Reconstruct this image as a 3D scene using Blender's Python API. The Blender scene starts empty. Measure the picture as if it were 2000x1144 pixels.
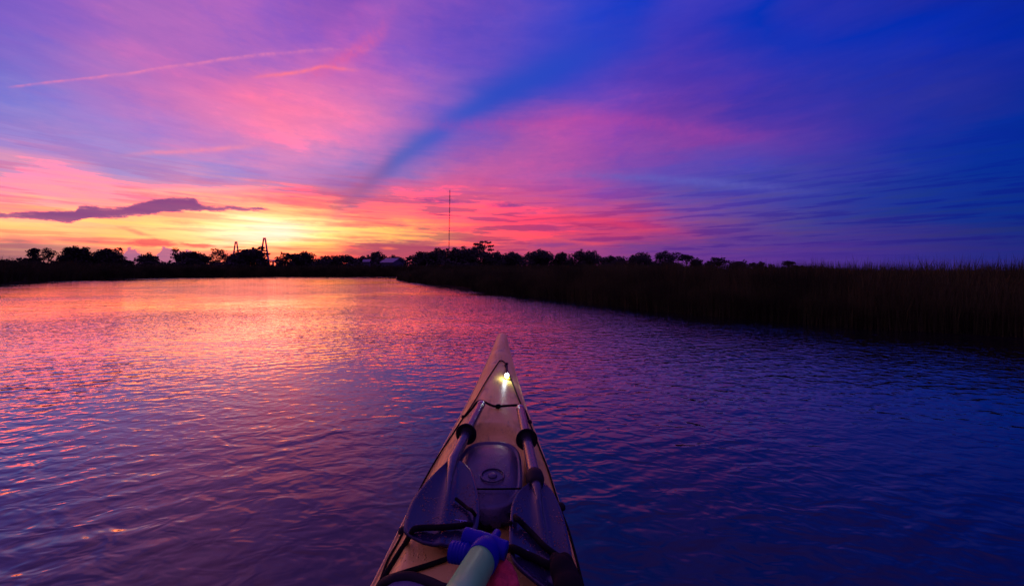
import bpy, math, random
import numpy as np
from mathutils import Vector, Matrix

R = math.radians
rng = np.random.default_rng(7)
random.seed(7)
scene = bpy.context.scene
COL = scene.collection

# ------------------------------------------------------------------ camera
F, HY, HC = 700.0, 528.0, 0.95       # focal length in photo pixels, horizon row, eye height (m)
cam_d = bpy.data.cameras.new('camera')
cam = bpy.data.objects.new('camera', cam_d)
COL.objects.link(cam)
cam.location = (0, 0, HC)
cam.rotation_euler = (R(90), 0, 0)
cam_d.sensor_width = 36.0
cam_d.lens = 36.0 * F / 2000.0
cam_d.shift_y = -(572.0 - HY) / 2000.0
cam_d.clip_start = 0.02
cam_d.clip_end = 20000
scene.camera = cam

# ------------------------------------------------------------------ light
SUN_AZ, SUN_EL = R(-35.5), R(4.5)
sun_d = bpy.data.lights.new('sun', 'SUN')
sun_d.energy = 0.05
sun_d.angle = R(24)
sun_d.color = (1.0, 0.36, 0.07)
sun = bpy.data.objects.new('sun', sun_d)
COL.objects.link(sun)
sd = Vector((math.sin(SUN_AZ) * math.cos(SUN_EL), math.cos(SUN_AZ) * math.cos(SUN_EL), math.sin(SUN_EL)))
sun.rotation_euler = (-sd).to_track_quat('-Z', 'Y').to_euler()

cy = scene.cycles
cy.max_bounces = 5
cy.diffuse_bounces = 2
cy.glossy_bounces = 3
cy.transmission_bounces = 2
cy.volume_bounces = 0
cy.caustics_reflective = False
cy.caustics_refractive = False
cy.use_adaptive_sampling = True
cy.adaptive_threshold = 0.035
cy.use_denoising = True
vs = scene.view_settings
vs.view_transform = 'Standard'
vs.look = 'None'
vs.exposure = 0.0
vs.gamma = 1.0
vs.use_curve_mapping = False


def lin(c):
    out = []
    for v in c:
        v = v / 255.0
        out.append(v / 12.92 if v <= 0.04045 else ((v + 0.055) / 1.055) ** 2.4)
    return tuple(out)


def azel(x, y):
    """direction (azimuth, elevation) in radians of a point of the photographed sky"""
    X, Z = (x - 1000.0) / F, (HY - y) / F
    return math.atan2(X, 1.0), math.atan2(Z, math.hypot(X, 1.0))


# ------------------------------------------------------------------ sky (world)
world = bpy.data.worlds.new('World')
scene.world = world
world.cycles.sampling_method = 'MANUAL'
world.cycles.sample_map_resolution = 256
world.use_nodes = True
NT = world.node_tree
NT.nodes.clear()


class G:
    """small helper to wire nodes"""
    def __init__(s, nt): s.nt = nt

    def put(s, sock, v):
        if isinstance(v, bpy.types.NodeSocket): s.nt.links.new(v, sock)
        elif v is not None: sock.default_value = v

    def m(s, op, a, b=None, c=None, clamp=False):
        n = s.nt.nodes.new('ShaderNodeMath'); n.operation = op; n.use_clamp = clamp
        s.put(n.inputs[0], a); s.put(n.inputs[1], b); s.put(n.inputs[2], c)
        return n.outputs[0]

    def mr(s, v, a, b, c=0.0, d=1.0, smooth=False):
        n = s.nt.nodes.new('ShaderNodeMapRange'); n.clamp = True
        if smooth: n.interpolation_type = 'SMOOTHSTEP'
        s.put(n.inputs['Value'], v)
        for k, q in zip(('From Min', 'From Max', 'To Min', 'To Max'), (a, b, c, d)): s.put(n.inputs[k], q)
        return n.outputs['Result']

    def mix(s, f, a, b, mode='MIX'):
        n = s.nt.nodes.new('ShaderNodeMix'); n.data_type = 'RGBA'; n.blend_type = mode
        s.put(n.inputs[0], f); 
        for i, v in ((6, a), (7, b)):
            s.put(n.inputs[i], v if isinstance(v, bpy.types.NodeSocket) else tuple(v) + (1.0,))
        return n.outputs[2]

    def xyz(s, x, y, z):
        n = s.nt.nodes.new('ShaderNodeCombineXYZ')
        s.put(n.inputs[0], x); s.put(n.inputs[1], y); s.put(n.inputs[2], z)
        return n.outputs[0]

    def noise(s, vec, scale, detail=4.0, rough=0.55, dist=0.0, dims='3D', w=None):
        n = s.nt.nodes.new('ShaderNodeTexNoise'); n.noise_dimensions = dims
        s.put(n.inputs['Vector'], vec)
        if w is not None: s.put(n.inputs['W'], w)
        n.inputs['Scale'].default_value = scale; n.inputs['Detail'].default_value = detail
        n.inputs['Roughness'].default_value = rough; n.inputs['Distortion'].default_value = dist
        return n.outputs['Fac']

    def vmap(s, vec, scale=(1, 1, 1), loc=(0, 0, 0), rot=(0, 0, 0)):
        n = s.nt.nodes.new('ShaderNodeMapping')
        s.put(n.inputs['Vector'], vec)
        n.inputs['Scale'].default_value = scale; n.inputs['Location'].default_value = loc; n.inputs['Rotation'].default_value = rot
        return n.outputs[0]

    def ramp(s, fac, stops, interp='LINEAR'):
        n = s.nt.nodes.new('ShaderNodeValToRGB'); cr = n.color_ramp; cr.interpolation = interp
        s.put(n.inputs[0], fac)
        el = cr.elements
        el[0].position = stops[0][0]; el[0].color = tuple(stops[0][1]) + (1,)
        el[1].position = stops[-1][0]; el[1].color = tuple(stops[-1][1]) + (1,)
        for p, c in stops[1:-1]:
            e = el.new(p); e.color = tuple(c) + (1,)
        return n.outputs[0]

    def curve(s, v, pts):
        """piecewise curve through pts (x ascending, any range)"""
        x0, x1 = pts[0][0], pts[-1][0]
        y0, y1 = min(p[1] for p in pts), max(p[1] for p in pts)
        if y1 - y0 < 1e-6: y1 = y0 + 1e-6
        t = s.mr(v, x0, x1)
        n = s.nt.nodes.new('ShaderNodeFloatCurve'); c = n.mapping.curves[0]
        q = [((p[0] - x0) / (x1 - x0), (p[1] - y0) / (y1 - y0)) for p in pts]
        c.points[0].location = q[0]; c.points[1].location = q[-1]
        for p in q[1:-1]: c.points.new(*p)
        for p in c.points: p.handle_type = 'AUTO_CLAMPED'
        n.mapping.update()
        s.put(n.inputs['Value'], t)
        return s.m('MULTIPLY_ADD', n.outputs[0], y1 - y0, y0)


# colours of the evening sky, read off rows of the photograph (row -> list of (x, sRGB))
SKY = {
 0: [(0,(120,85,195)),(150,(150,100,200)),(250,(170,105,190)),(400,(185,105,195)),(550,(155,90,190)),(700,(125,80,190)),(760,(150,90,190)),(850,(110,75,190)),(950,(85,70,190)),(1000,(95,75,195)),(1100,(50,70,200)),(1170,(10,60,200)),(1300,(0,55,195)),(1500,(0,50,185)),(1700,(0,45,175)),(2000,(0,35,150))],
 100: [(0,(105,100,200)),(100,(135,100,200)),(250,(185,110,190)),(400,(175,105,190)),(550,(160,100,195)),(700,(180,95,190)),(800,(145,90,195)),(900,(120,80,195)),(1000,(90,75,195)),(1100,(50,65,200)),(1200,(70,60,185)),(1300,(75,55,180)),(1500,(30,50,180)),(1700,(5,45,180)),(2000,(0,35,155))],
 200: [(0,(120,120,210)),(100,(130,125,210)),(200,(175,125,205)),(300,(170,115,195)),(400,(215,115,185)),(550,(255,125,170)),(700,(230,120,180)),(800,(190,110,190)),(900,(120,90,195)),(960,(70,75,190)),(1020,(95,75,185)),(1150,(120,70,185)),(1300,(90,55,170)),(1500,(55,50,170)),(1700,(40,50,160)),(1850,(45,45,150)),(2000,(0,40,150))],
 270: [(0,(180,140,205)),(100,(160,135,210)),(200,(150,130,215)),(300,(195,130,200)),(400,(235,130,185)),(550,(250,135,175)),(700,(220,125,190)),(780,(150,110,195)),(850,(85,85,195)),(950,(160,90,175)),(1050,(195,85,165)),(1150,(175,75,170)),(1300,(130,65,165)),(1450,(110,60,165)),(1600,(65,50,165)),(1750,(20,45,165)),(2000,(0,42,150))],
 330: [(0,(200,145,190)),(100,(230,145,190)),(200,(165,140,205)),(280,(150,145,215)),(400,(165,140,210)),(550,(170,130,205)),(650,(150,125,200)),(720,(130,110,190)),(800,(160,110,185)),(900,(205,95,160)),(1000,(180,90,170)),(1150,(150,80,170)),(1300,(95,75,180)),(1450,(85,75,180)),(1600,(60,60,165)),(1800,(10,50,155)),(2000,(0,42,145))],
 380: [(0,(255,155,160)),(100,(255,160,170)),(250,(250,150,165)),(400,(255,150,155)),(550,(255,125,135)),(650,(240,110,130)),(700,(190,95,145)),(780,(225,100,140)),(900,(215,90,150)),(1000,(200,85,150)),(1150,(165,75,165)),(1300,(100,75,170)),(1500,(60,65,165)),(1700,(25,50,150)),(2000,(0,42,140))],
 405: [(0,(255,190,150)),(100,(255,185,150)),(250,(255,170,150)),(400,(255,200,140)),(500,(255,215,140)),(600,(255,200,125)),(660,(215,105,130)),(720,(240,115,125)),(850,(245,105,130)),(1000,(225,85,130)),(1150,(190,75,140)),(1300,(125,75,160)),(1500,(70,65,160)),(1700,(30,50,148)),(2000,(2,42,136))],
 430: [(0,(255,215,140)),(100,(255,220,140)),(250,(255,190,130)),(400,(255,205,125)),(500,(255,242,140)),(600,(255,225,130)),(660,(245,135,120)),(750,(255,140,115)),(850,(250,110,115)),(1000,(240,80,115)),(1150,(220,70,120)),(1250,(190,65,130)),(1350,(120,70,150)),(1500,(75,65,150)),(1700,(40,50,145)),(2000,(5,40,130))],
 455: [(0,(255,190,120)),(100,(255,200,130)),(250,(255,215,120)),(400,(255,245,150)),(520,(255,255,215)),(620,(255,250,150)),(750,(255,225,110)),(850,(255,165,100)),(950,(245,95,110)),(1100,(230,70,110)),(1250,(175,60,120)),(1350,(125,60,140)),(1500,(80,60,145)),(1700,(60,50,140)),(2000,(15,38,125))],
 480: [(0,(200,130,120)),(100,(225,145,125)),(200,(250,160,120)),(300,(250,170,120)),(400,(255,205,130)),(500,(255,245,160)),(600,(255,230,110)),(680,(225,110,100)),(800,(185,80,110)),(950,(225,85,105)),(1100,(180,70,125)),(1250,(120,60,140)),(1400,(95,55,145)),(1500,(85,55,145)),(1700,(60,45,140)),(2000,(25,38,125))],
 510: [(0,(140,90,110)),(100,(180,110,115)),(200,(220,120,115)),(300,(215,115,120)),(400,(230,130,120)),(520,(245,130,100)),(600,(240,115,95)),(700,(235,85,90)),(800,(200,75,100)),(950,(190,70,115)),(1100,(160,65,130)),(1250,(125,60,140)),(1500,(90,50,145)),(1700,(65,45,140)),(2000,(35,38,125))],
}
ROWS = sorted(SKY)


def sky_px(x, y):
    x = min(max(x, 0.0), 2000.0); y = min(max(y, 0.0), 510.0)
    def row(r):
        xs = [p[0] for p in SKY[r]]
        cs = np.array([lin(p[1]) for p in SKY[r]])
        return np.array([np.interp(x, xs, cs[:, k]) for k in range(3)])
    for a, b in zip(ROWS, ROWS[1:]):
        if y <= b:
            t = (y - a) / (b - a)
            return row(a) * (1 - t) + row(b) * t
    return row(510)


def sky_dir(az, el):
    """sky colour in any direction: the frame's colours carry on round the horizon and up to the zenith"""
    azc = max(-R(56), min(R(56), az))
    x = 1000 + F * math.tan(azc)
    y = HY - F * math.tan(min(el, R(70))) / math.cos(azc)
    c = sky_px(x, y)
    over = max(0.0, min(1.0, (el - R(24)) / R(60)))
    top = np.array(lin((132, 76, 172)))
    if y < 0: c = c * (1 - over) + top * over
    back = np.array(lin((78, 52, 130))) * (1 - el / R(90)) + top * (el / R(90))
    t = max(0.0, min(1.0, (abs(az) - R(56)) / R(75)))
    t = t * t * (3 - 2 * t)
    return tuple(c * (1 - t) + back * t)


g = G(NT)
tc = NT.nodes.new('ShaderNodeTexCoord').outputs['Generated']
sep = NT.nodes.new('ShaderNodeSeparateXYZ'); NT.links.new(tc, sep.inputs[0])
dx, dy, dz = sep.outputs
AZ = g.m('ARCTAN2', dx, dy)
EL = g.m('ARCSINE', dz)

# wispy distortion of the directions: long soft streaks
flat = g.vmap(tc, (1, 1, 5.0))
n1 = g.noise(flat, 2.6, 3, 0.55)
n2 = g.noise(g.vmap(tc, (1, 1, 3.2), (3.1, 1.7, 0.4)), 4.2, 4, 0.6)
n3 = g.noise(g.vmap(tc, (1, 1, 16), (7.1, 0.7, 2.4)), 5.5, 4, 0.62)
elw = g.mr(EL, R(2), R(22), 0.25, 1.0)
dAZ = g.m('MULTIPLY', g.m('MULTIPLY', g.m('SUBTRACT', n1, 0.5), R(17)), elw)
dEL = g.m('MULTIPLY', g.m('MULTIPLY', g.m('SUBTRACT', n2, 0.5), R(7.5)), elw)
dEL2 = g.m('MULTIPLY', g.m('MULTIPLY', g.m('SUBTRACT', n3, 0.5), R(5.5)), g.mr(EL, R(9), R(20), 1.0, 0.3))
AZW = g.m('ADD', AZ, dAZ)
ELW = g.m('ADD', g.m('ADD', EL, dEL), dEL2)

rows_el = [0.6, 1.6, 2.6, 3.6, 4.8, 6.0, 7.4, 9.0, 10.6, 12.6, 15, 18, 21.5, 25.5, 30, 35, 45, 65, 90]
az_stops = [-180, -130, -100, -75] + [-57 + 4.75 * i for i in range(25)] + [80, 120]
fac = g.m('MULTIPLY_ADD', AZW, 1 / (2 * math.pi), 0.5)
sky = None
for i, e in enumerate(rows_el):
    st = [(a / 360.0 + 0.5, sky_dir(R(a), R(e))) for a in az_stops] + [(1.0, sky_dir(R(180), R(e)))]
    c = g.ramp(fac, st, 'LINEAR')
    sky = c if sky is None else g.mix(g.mr(ELW, R(rows_el[i - 1]), R(e)), sky, c)

# thin cirrus: rosy lit fibres and bluer gaps
fib = g.noise(g.vmap(tc, (1.0, 0.8, 2.1), (2.2, 5.0, 1.0), (0, R(-10), R(20))), 4.4, 7, 0.70)
fine = g.noise(g.vmap(tc, (1, 1, 4.0), (1.2, 4.4, 8.0), (0, R(-6), 0)), 16.0, 4, 0.68)
hi = g.m('MULTIPLY', g.mr(fib, 0.50, 0.66, 0, 1, True), g.mr(EL, R(5), R(14), 0, 0.7))
lo = g.m('MULTIPLY', g.mr(fib, 0.49, 0.34, 0, 1, True), g.mr(EL, R(5), R(14), 0, 0.45))
sky = g.mix(hi, sky, g.mix(1.0, sky, (1.28, 1.05, 0.98), 'MULTIPLY'))
sky = g.mix(lo, sky, g.mix(1.0, sky, (0.66, 0.88, 1.10), 'MULTIPLY'))
sky = g.mix(g.mr(fine, 0.36, 0.66, 0, 0.5, True), g.mix(1.0, sky, (0.95, 0.96, 0.99), 'MULTIPLY'), g.mix(1.0, sky, (1.12, 1.06, 1.02), 'MULTIPLY'))

# low stratus streaks near the horizon
stn = g.noise(g.vmap(tc, (1, 1, 15.0), (0.3, 0.1, 0.9), (0, R(2), 0)), 5.0, 5, 0.6)
band = g.m('MULTIPLY', g.mr(EL, R(1), R(3), 0, 1), g.mr(EL, R(15), R(8), 0, 1))
right = g.mr(AZ, R(-34), R(-10), 0.75, 1.0)
dk = g.m('MULTIPLY', g.m('MULTIPLY', g.mr(stn, 0.505, 0.58, 0, 0.9, True), band), right)
lt = g.m('MULTIPLY', g.m('MULTIPLY', g.mr(stn, 0.47, 0.38, 0, 0.8, True), band), right)
dcol = g.mix(g.mr(AZ, R(-30), R(-14), 0, 1), (0.97, 0.56, 0.72), (0.66, 0.58, 0.95))
sky = g.mix(dk, sky, g.mix(1.0, sky, dcol, 'MULTIPLY'))
sky = g.mix(lt, sky, g.mix(1.0, sky, (1.2, 1.14, 0.86), 'MULTIPLY'))

# the glow round the hidden sun
ga, ge = azel(515, 452)
d2 = g.m('ADD', g.m('POWER', g.m('MULTIPLY', g.m('SUBTRACT', AZ, ga), 1 / R(6.0)), 2.0),
         g.m('POWER', g.m('MULTIPLY', g.m('SUBTRACT', ELW, ge), 1 / R(2.0)), 2.0))
glow = g.m('EXPONENT', g.m('MULTIPLY', d2, -1.0))
sky = g.mix(glow, sky, g.mix(1.0, sky, (0.3, 0.27, 0.24), 'ADD'))

# the lit part of the evening sky is brighter than the picture can show: red (and, at the core, green) run past white
sr = NT.nodes.new('ShaderNodeSeparateColor'); NT.links.new(sky, sr.inputs[0])
near_sun = g.m('MULTIPLY', g.m('MULTIPLY', g.mr(AZ, R(-95), R(-50), 0.25, 1.0, True), g.mr(AZ, R(20), R(-12), 0, 1, True)), g.mr(EL, R(20), R(8), 0, 1, True))
rb_ = g.m('MULTIPLY', g.m('MULTIPLY', g.m('MAXIMUM', g.m('SUBTRACT', sr.outputs[0], 0.72), 0.0), 7.0), near_sun)
gb_ = g.m('MULTIPLY', g.m('MULTIPLY', g.m('MAXIMUM', g.m('SUBTRACT', sr.outputs[1], 0.80), 0.0), 0.0), near_sun)
sr2 = NT.nodes.new('ShaderNodeCombineColor')
NT.links.new(g.m('ADD', sr.outputs[0], rb_), sr2.inputs[0]); NT.links.new(g.m('ADD', sr.outputs[1], gb_), sr2.inputs[1]); NT.links.new(sr.outputs[2], sr2.inputs[2])
sky = sr2.outputs[0]

# crepuscular shadow: soft blue ray climbing to the right of the glow
ray = [azel(*p) for p in ((615, 452), (650, 425), (690, 385), (760, 325), (850, 262), (950, 200), (1050, 152), (1200, 98), (1400, 50))]
rc = g.curve(AZ, ray)
rw = g.curve(AZ, [(ray[0][0], R(0.9)), (ray[2][0], R(1.6)), (ray[4][0], R(2.4)), (ray[6][0], R(3.3)), (ray[8][0], R(4.6))])
rd = g.m('DIVIDE', g.m('SUBTRACT', g.m('ADD', EL, g.m('MULTIPLY', dEL2, 0.5)), rc), rw)
rm = g.m('EXPONENT', g.m('MULTIPLY', g.m('MULTIPLY', rd, rd), -1.1))
rm = g.m('MULTIPLY', rm, g.m('MULTIPLY', g.mr(AZ, ray[0][0], ray[3][0], 0, 0.95, False), g.mr(AZ, ray[6][0], ray[8][0], 1, 0, True)))
rcol = g.ramp(g.mr(AZ, ray[0][0], ray[8][0]), [(0.0, lin((185, 90, 125))), (0.10, lin((150, 92, 150))), (0.19, lin((95, 98, 188))), (0.30, lin((66, 88, 198))), (0.45, lin((46, 75, 194))), (1.0, lin((12, 58, 196)))])
sky = g.mix(rm, sky, rcol)


wobN = g.noise(tc, 26.0, 2, 0.6)
brkN = g.noise(tc, 55.0, 2, 0.65)
wobS = g.m('MULTIPLY_ADD', wobN, R(0.3), R(-0.15))


def trail(px, w_px, col, opac, fade=0.2, breakup=0.0, under=0.0, fade2=None):
    """a contrail or cirrus thread following a curve in the sky"""
    global sky
    P = [azel(*p) for p in px]
    e0 = g.curve(AZ, P)
    e0 = g.m('ADD', e0, wobS)
    w = g.mr(AZ, P[0][0], P[-1][0], math.atan(w_px[0] / F), math.atan(w_px[1] / F))
    d = g.m('SUBTRACT', EL, e0)
    if under: d = g.m('MULTIPLY', d, g.mr(d, -1e-4, 1e-4, 1.0 / under, 1.0))
    d = g.m('DIVIDE', d, w)
    mk = g.m('EXPONENT', g.m('MULTIPLY', g.m('MULTIPLY', d, d), -1.0))
    L = P[-1][0] - P[0][0]
    mk = g.m('MULTIPLY', mk, g.m('MULTIPLY', g.mr(AZ, P[0][0], P[0][0] + L * fade, 0, opac, True), g.mr(AZ, P[-1][0] - L * (fade2 or fade), P[-1][0], 1, 0, True)))
    if breakup: mk = g.m('MULTIPLY', mk, g.mr(brkN, 0.38, 0.62, 1 - breakup, 1.0))
    sky = g.mix(mk, sky, lin(col))


trail([(5, 171), (100, 160), (200, 149), (260, 142), (300, 134), (400, 121), (470, 111), (560, 103), (650, 97), (720, 99), (840, 106)], (1.0, 2.8), (246, 132, 176), 0.62, 0.03, 0.65, 1.7, 0.75)
trail([(470, 155), (520, 149), (560, 145), (600, 138), (640, 131), (665, 135), (715, 139)], (2.6, 3.0), (255, 122, 150), 0.9, 0.3, 0.35)
trail([(560, 172), (620, 142), (660, 121), (700, 97), (740, 68), (765, 35), (785, 0)], (9, 17), (232, 95, 155), 0.5, 0.35, 0.5)
trail([(215, 308), (290, 299), (380, 295), (520, 283)], (3.0, 4.0), (255, 140, 165), 0.6, 0.3, 0.4)
trail([(640, 232), (900, 246), (1100, 238), (1400, 262), (1700, 300)], (12, 14), (190, 70, 160), 0.35, 0.4, 0.3)
trail([(1000, 338), (1200, 345), (1450, 362), (1700, 392)], (7, 8), (98, 98, 190), 0.5, 0.4, 0.3)
trail([(900, 432), (1080, 428), (1250, 442), (1400, 470)], (6, 9), (232, 62, 105), 0.55, 0.35, 0.2)
trail([(900, 468), (1000, 462), (1150, 476), (1240, 482)], (4, 4), (245, 85, 100), 0.5, 0.35, 0.2)
trail([(600, 362), (300, 372), (120, 372)][::-1], (3, 4), (255, 190, 170), 0.4, 0.4, 0.2)

edge = g.noise(g.vmap(tc, (1, 1, 3.5)), 40.0, 5, 0.74)
edge2 = g.noise(g.vmap(tc, (1, 1, 2.6)), 13.0, 3, 0.6)
edgeN = g.m('ADD', g.m('SUBTRACT', edge, 0.5), g.m('MULTIPLY', g.m('SUBTRACT', edge2, 0.5), 0.9))


AE = g.xyz(AZ, EL, 0.0)


def lens(cx, cy, hw, hh, col, opac, slope=0.0, rag=0.9, soft=0.5):
    """a small flat cloud: ragged lens shape"""
    global sky
    a, e = azel(cx, cy)
    k = math.cos(a)
    wa, we = hw / F * k * k, hh / F * k
    mp = NT.nodes.new('ShaderNodeMapping'); mp.vector_type = 'TEXTURE'
    NT.links.new(AE, mp.inputs['Vector'])
    mp.inputs['Location'].default_value = (a, e, 0); mp.inputs['Rotation'].default_value = (0, 0, slope); mp.inputs['Scale'].default_value = (wa, we, 1)
    ln = NT.nodes.new('ShaderNodeVectorMath'); ln.operation = 'LENGTH'
    NT.links.new(mp.outputs[0], ln.inputs[0])
    r = g.m('MULTIPLY_ADD', edgeN, rag * 1.6, ln.outputs['Value'])
    mk = g.mr(r, 1.0, 1.0 - soft, 0, opac)
    sky = g.mix(mk, sky, lin(col))


lens(300, 474, 60, 9, (205, 85, 95), 0.85, 0.02, 1.0, 0.6)
lens(392, 480, 38, 5, (210, 90, 95), 0.8, -0.02, 1.0, 0.6)
lens(262, 452, 42, 6, (235, 110, 110), 0.7, -0.30, 1.0, 0.9)
lens(360, 436, 60, 8, (250, 140, 120), 0.6, -0.05, 1.0, 0.9)
lens(460, 483, 34, 2.0, (120, 60, 55), 0.7, 0.03, 0.8, 0.8)
lens(850, 392, 68, 8, (150, 70, 135), 0.85, -0.03, 1.1, 0.8)
lens(985, 402, 40, 7, (125, 60, 140), 0.85, 0.0, 0.9, 0.8)
lens(868, 420, 45, 2.4, (135, 55, 110), 0.85, -0.06, 0.8, 0.7)
lens(900, 448, 170, 7, (185, 70, 110), 0.7, 0.0, 0.9, 1.0)
lens(1080, 446, 150, 6, (165, 60, 125), 0.6, -0.03, 0.9, 1.0)
lens(775, 488, 125, 25, (178, 74, 102), 0.85, 0.02, 0.7, 0.7)
lens(760, 485, 22, 3.5, (250, 110, 95), 0.9, -0.05, 0.8, 0.8)
lens(1080, 478, 80, 9, (135, 60, 135), 0.7, 0.0, 0.9, 0.9)
lens(620, 418, 70, 6, (250, 120, 120), 0.6, 0.02, 1.0, 1.0)
lens(590, 432, 55, 5, (252, 145, 115), 0.6, 0.03, 1.0, 1.0)
lens(1640, 478, 95, 8, (72, 40, 140), 0.6, 0.0, 0.8, 1.0)
lens(40, 478, 90, 26, (175, 105, 118), 0.75, -0.1, 0.6, 1.0)

for a_ in ((330, 384, 150, 6, (255, 118, 130), .7, .03), (560, 392, 110, 7, (255, 112, 125), .75, .02), (180, 444, 110, 5, (255, 168, 128), .6, .04), (420, 420, 60, 4, (255, 160, 125), .6, .0),
           (690, 440, 90, 5, (250, 118, 112), .7, .01), (640, 405, 60, 5, (238, 105, 120), .6, .05), (720, 462, 120, 4, (255, 150, 105), .6, .0), (610, 470, 70, 4, (255, 165, 105), .6, .0), (120, 466, 120, 5, (240, 140, 122), .6, .03), (430, 468, 55, 3, (255, 185, 120), .5, .0)):
    lens(*a_[:6], a_[6], 1.1, 1.0)

# the long violet cloud bank over the left shore
top = [azel(*p) for p in ((-60, 412), (0, 416), (60, 414), (145, 412), (156, 402), (200, 404), (250, 399), (300, 391), (370, 388), (384, 393), (405, 401), (450, 401), (500, 404), (530, 409))]
bot = [azel(*p) for p in ((-60, 430), (0, 428), (60, 430), (130, 434), (165, 425), (220, 426), (300, 419), (350, 414), (400, 414), (450, 413), (500, 411), (530, 409))]
et, eb = g.curve(AZ, top), g.curve(AZ, bot)
dd = g.m('MINIMUM', g.m('SUBTRACT', et, EL), g.m('SUBTRACT', EL, eb))
dd = g.m('ADD', dd, g.m('MULTIPLY', edgeN, R(1.05)))
dd = g.m('ADD', dd, R(0.10))
bk = g.mr(dd, R(0.0), R(0.2), 0, 0.95, True)
bk = g.m('MULTIPLY', bk, g.m('MULTIPLY', g.mr(AZ, top[-1][0], top[-1][0] - R(1.0)), g.mr(AZ, R(-64), R(-56))))
bcol = g.mix(g.mr(g.m('ADD', dd, g.m('MULTIPLY', g.m('SUBTRACT', edge2, 0.5), R(0.5))), R(0.0), R(0.45), 0, 1, True), lin((196, 112, 140)), lin((108, 64, 130)))
sky = g.mix(bk, sky, bcol)

# distant cumulus heads standing on the horizon
ctop = [azel(*p) for p in ((228, 512), (240, 500), (248, 487), (256, 482), (265, 488), (275, 493), (288, 500), (298, 506), (306, 495), (318, 485), (330, 482), (345, 490), (365, 488), (378, 497), (400, 510))]
cd = g.m('SUBTRACT', g.curve(AZ, ctop), EL)
cd = g.m('ADD', cd, g.m('MULTIPLY', g.m('SUBTRACT', g.noise(tc, 120.0, 3, 0.6), 0.5), R(1.9)))
ck = g.m('MULTIPLY', g.mr(cd, 0.0, R(0.12), 0, 0.9, True), g.m('MULTIPLY', g.mr(AZ, ctop[0][0], ctop[0][0] + R(0.3)), g.mr(AZ, ctop[-1][0], ctop[-1][0] - R(0.3))))
sky = g.mix(ck, sky, g.mix(edge, lin((140, 82, 135)), lin((185, 112, 150))))

nish = NT.nodes.new('ShaderNodeTexSky')
nish.sky_type = 'NISHITA'
nish.sun_disc = False
nish.sun_elevation = SUN_EL
nish.sun_rotation = SUN_AZ % (2 * math.pi)
bgA = NT.nodes.new('ShaderNodeBackground'); bgA.inputs['Strength'].default_value = 0.0008
NT.links.new(nish.outputs[0], bgA.inputs[0])
bgB = NT.nodes.new('ShaderNodeBackground'); bgB.inputs['Strength'].default_value = 1.0
NT.links.new(sky, bgB.inputs[0])
add = NT.nodes.new('ShaderNodeAddShader')
NT.links.new(bgA.outputs[0], add.inputs[0]); NT.links.new(bgB.outputs[0], add.inputs[1])
wo = NT.nodes.new('ShaderNodeOutputWorld')
NT.links.new(add.outputs[0], wo.inputs[0])

# ------------------------------------------------------------------ materials
MATS = {}


def mat(name, col, rough=0.5, metal=0.0, var=0.0, var_scale=8.0, bump=0.0, bump_scale=40.0, spec=0.5, coat=0.0, emis=None, emis_s=0.0, col2=None, stretch=(1, 1, 1)):
    m = bpy.data.materials.new(name); m.use_nodes = True
    nt = m.node_tree; q = G(nt)
    b = nt.nodes['Principled BSDF']
    b.inputs['Roughness'].default_value = rough
    b.inputs['Metallic'].default_value = metal
    b.inputs['Specular IOR Level'].default_value = spec
    b.inputs['Coat Weight'].default_value = coat
    oc = nt.nodes.new('ShaderNodeTexCoord').outputs['Object']
    v = q.vmap(oc, stretch)
    if var > 0 or col2 is not None:
        n = q.noise(v, var_scale, 6, 0.6)
        c2 = col2 if col2 is not None else tuple(x * (1 - var) for x in col)
        nt.links.new(q.mix(q.mr(n, 0.35, 0.65, 0, 1, True), col, c2), b.inputs['Base Color'])
        q.put(b.inputs['Roughness'], q.mr(n, 0.3, 0.7, max(0.02, rough * 0.8), min(1.0, rough * 1.25)))
    else:
        b.inputs['Base Color'].default_value = tuple(col) + (1,)
    if bump > 0:
        bn = nt.nodes.new('ShaderNodeBump'); bn.inputs['Strength'].default_value = 1.0; bn.inputs['Distance'].default_value = bump
        nt.links.new(q.noise(v, bump_scale, 4, 0.55), bn.inputs['Height'])
        nt.links.new(bn.outputs[0], b.inputs['Normal'])
    if emis is not None:
        b.inputs['Emission Color'].default_value = tuple(emis) + (1,)
        b.inputs['Emission Strength'].default_value = emis_s
    MATS[name] = m
    return m


M_deck = mat('yellow_deck_plastic', (0.94, 0.70, 0.17), 0.34, var=0.1, var_scale=9, bump=0.0005, bump_scale=150, col2=(0.86, 0.60, 0.12), spec=0.3)
M_hull = mat('yellow_hull_plastic', (0.88, 0.60, 0.16), 0.36, var=0.12, var_scale=10)
M_cord = mat('black_cord', (0.006, 0.006, 0.007), 0.85, bump=0.0006, bump_scale=900, spec=0.15)
M_strap = mat('black_webbing', (0.005, 0.005, 0.006), 0.9, bump=0.0005, bump_scale=1200, spec=0.2)
M_rubber = mat('black_rubber', (0.008, 0.008, 0.009), 0.65, spec=0.25)
M_hatch = mat('grey_hatch_rubber', (0.060, 0.058, 0.115), 0.36, var=0.2, var_scale=18, bump=0.0007, bump_scale=140)
M_blade = mat('dark_blade_nylon', (0.022, 0.019, 0.062), 0.18, var=0.2, var_scale=22, bump=0.0004, bump_scale=160)
M_shaft = mat('wet_shaft', (0.050, 0.045, 0.075), 0.20, coat=0.5, var=0.3, var_scale=60, bump=0.0012, bump_scale=220)
M_print = mat('pale_blue_print', (0.30, 0.34, 0.75), 0.4)
M_pump = mat('pale_green_tube', (0.22, 1.0, 0.24), 0.4, var=0.08, var_scale=20, bump=0.0003, bump_scale=120)
M_blue = mat('blue_pump_plastic', (0.006, 0.009, 0.32), 0.45, bump=0.0004, bump_scale=200, spec=0.18)
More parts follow.
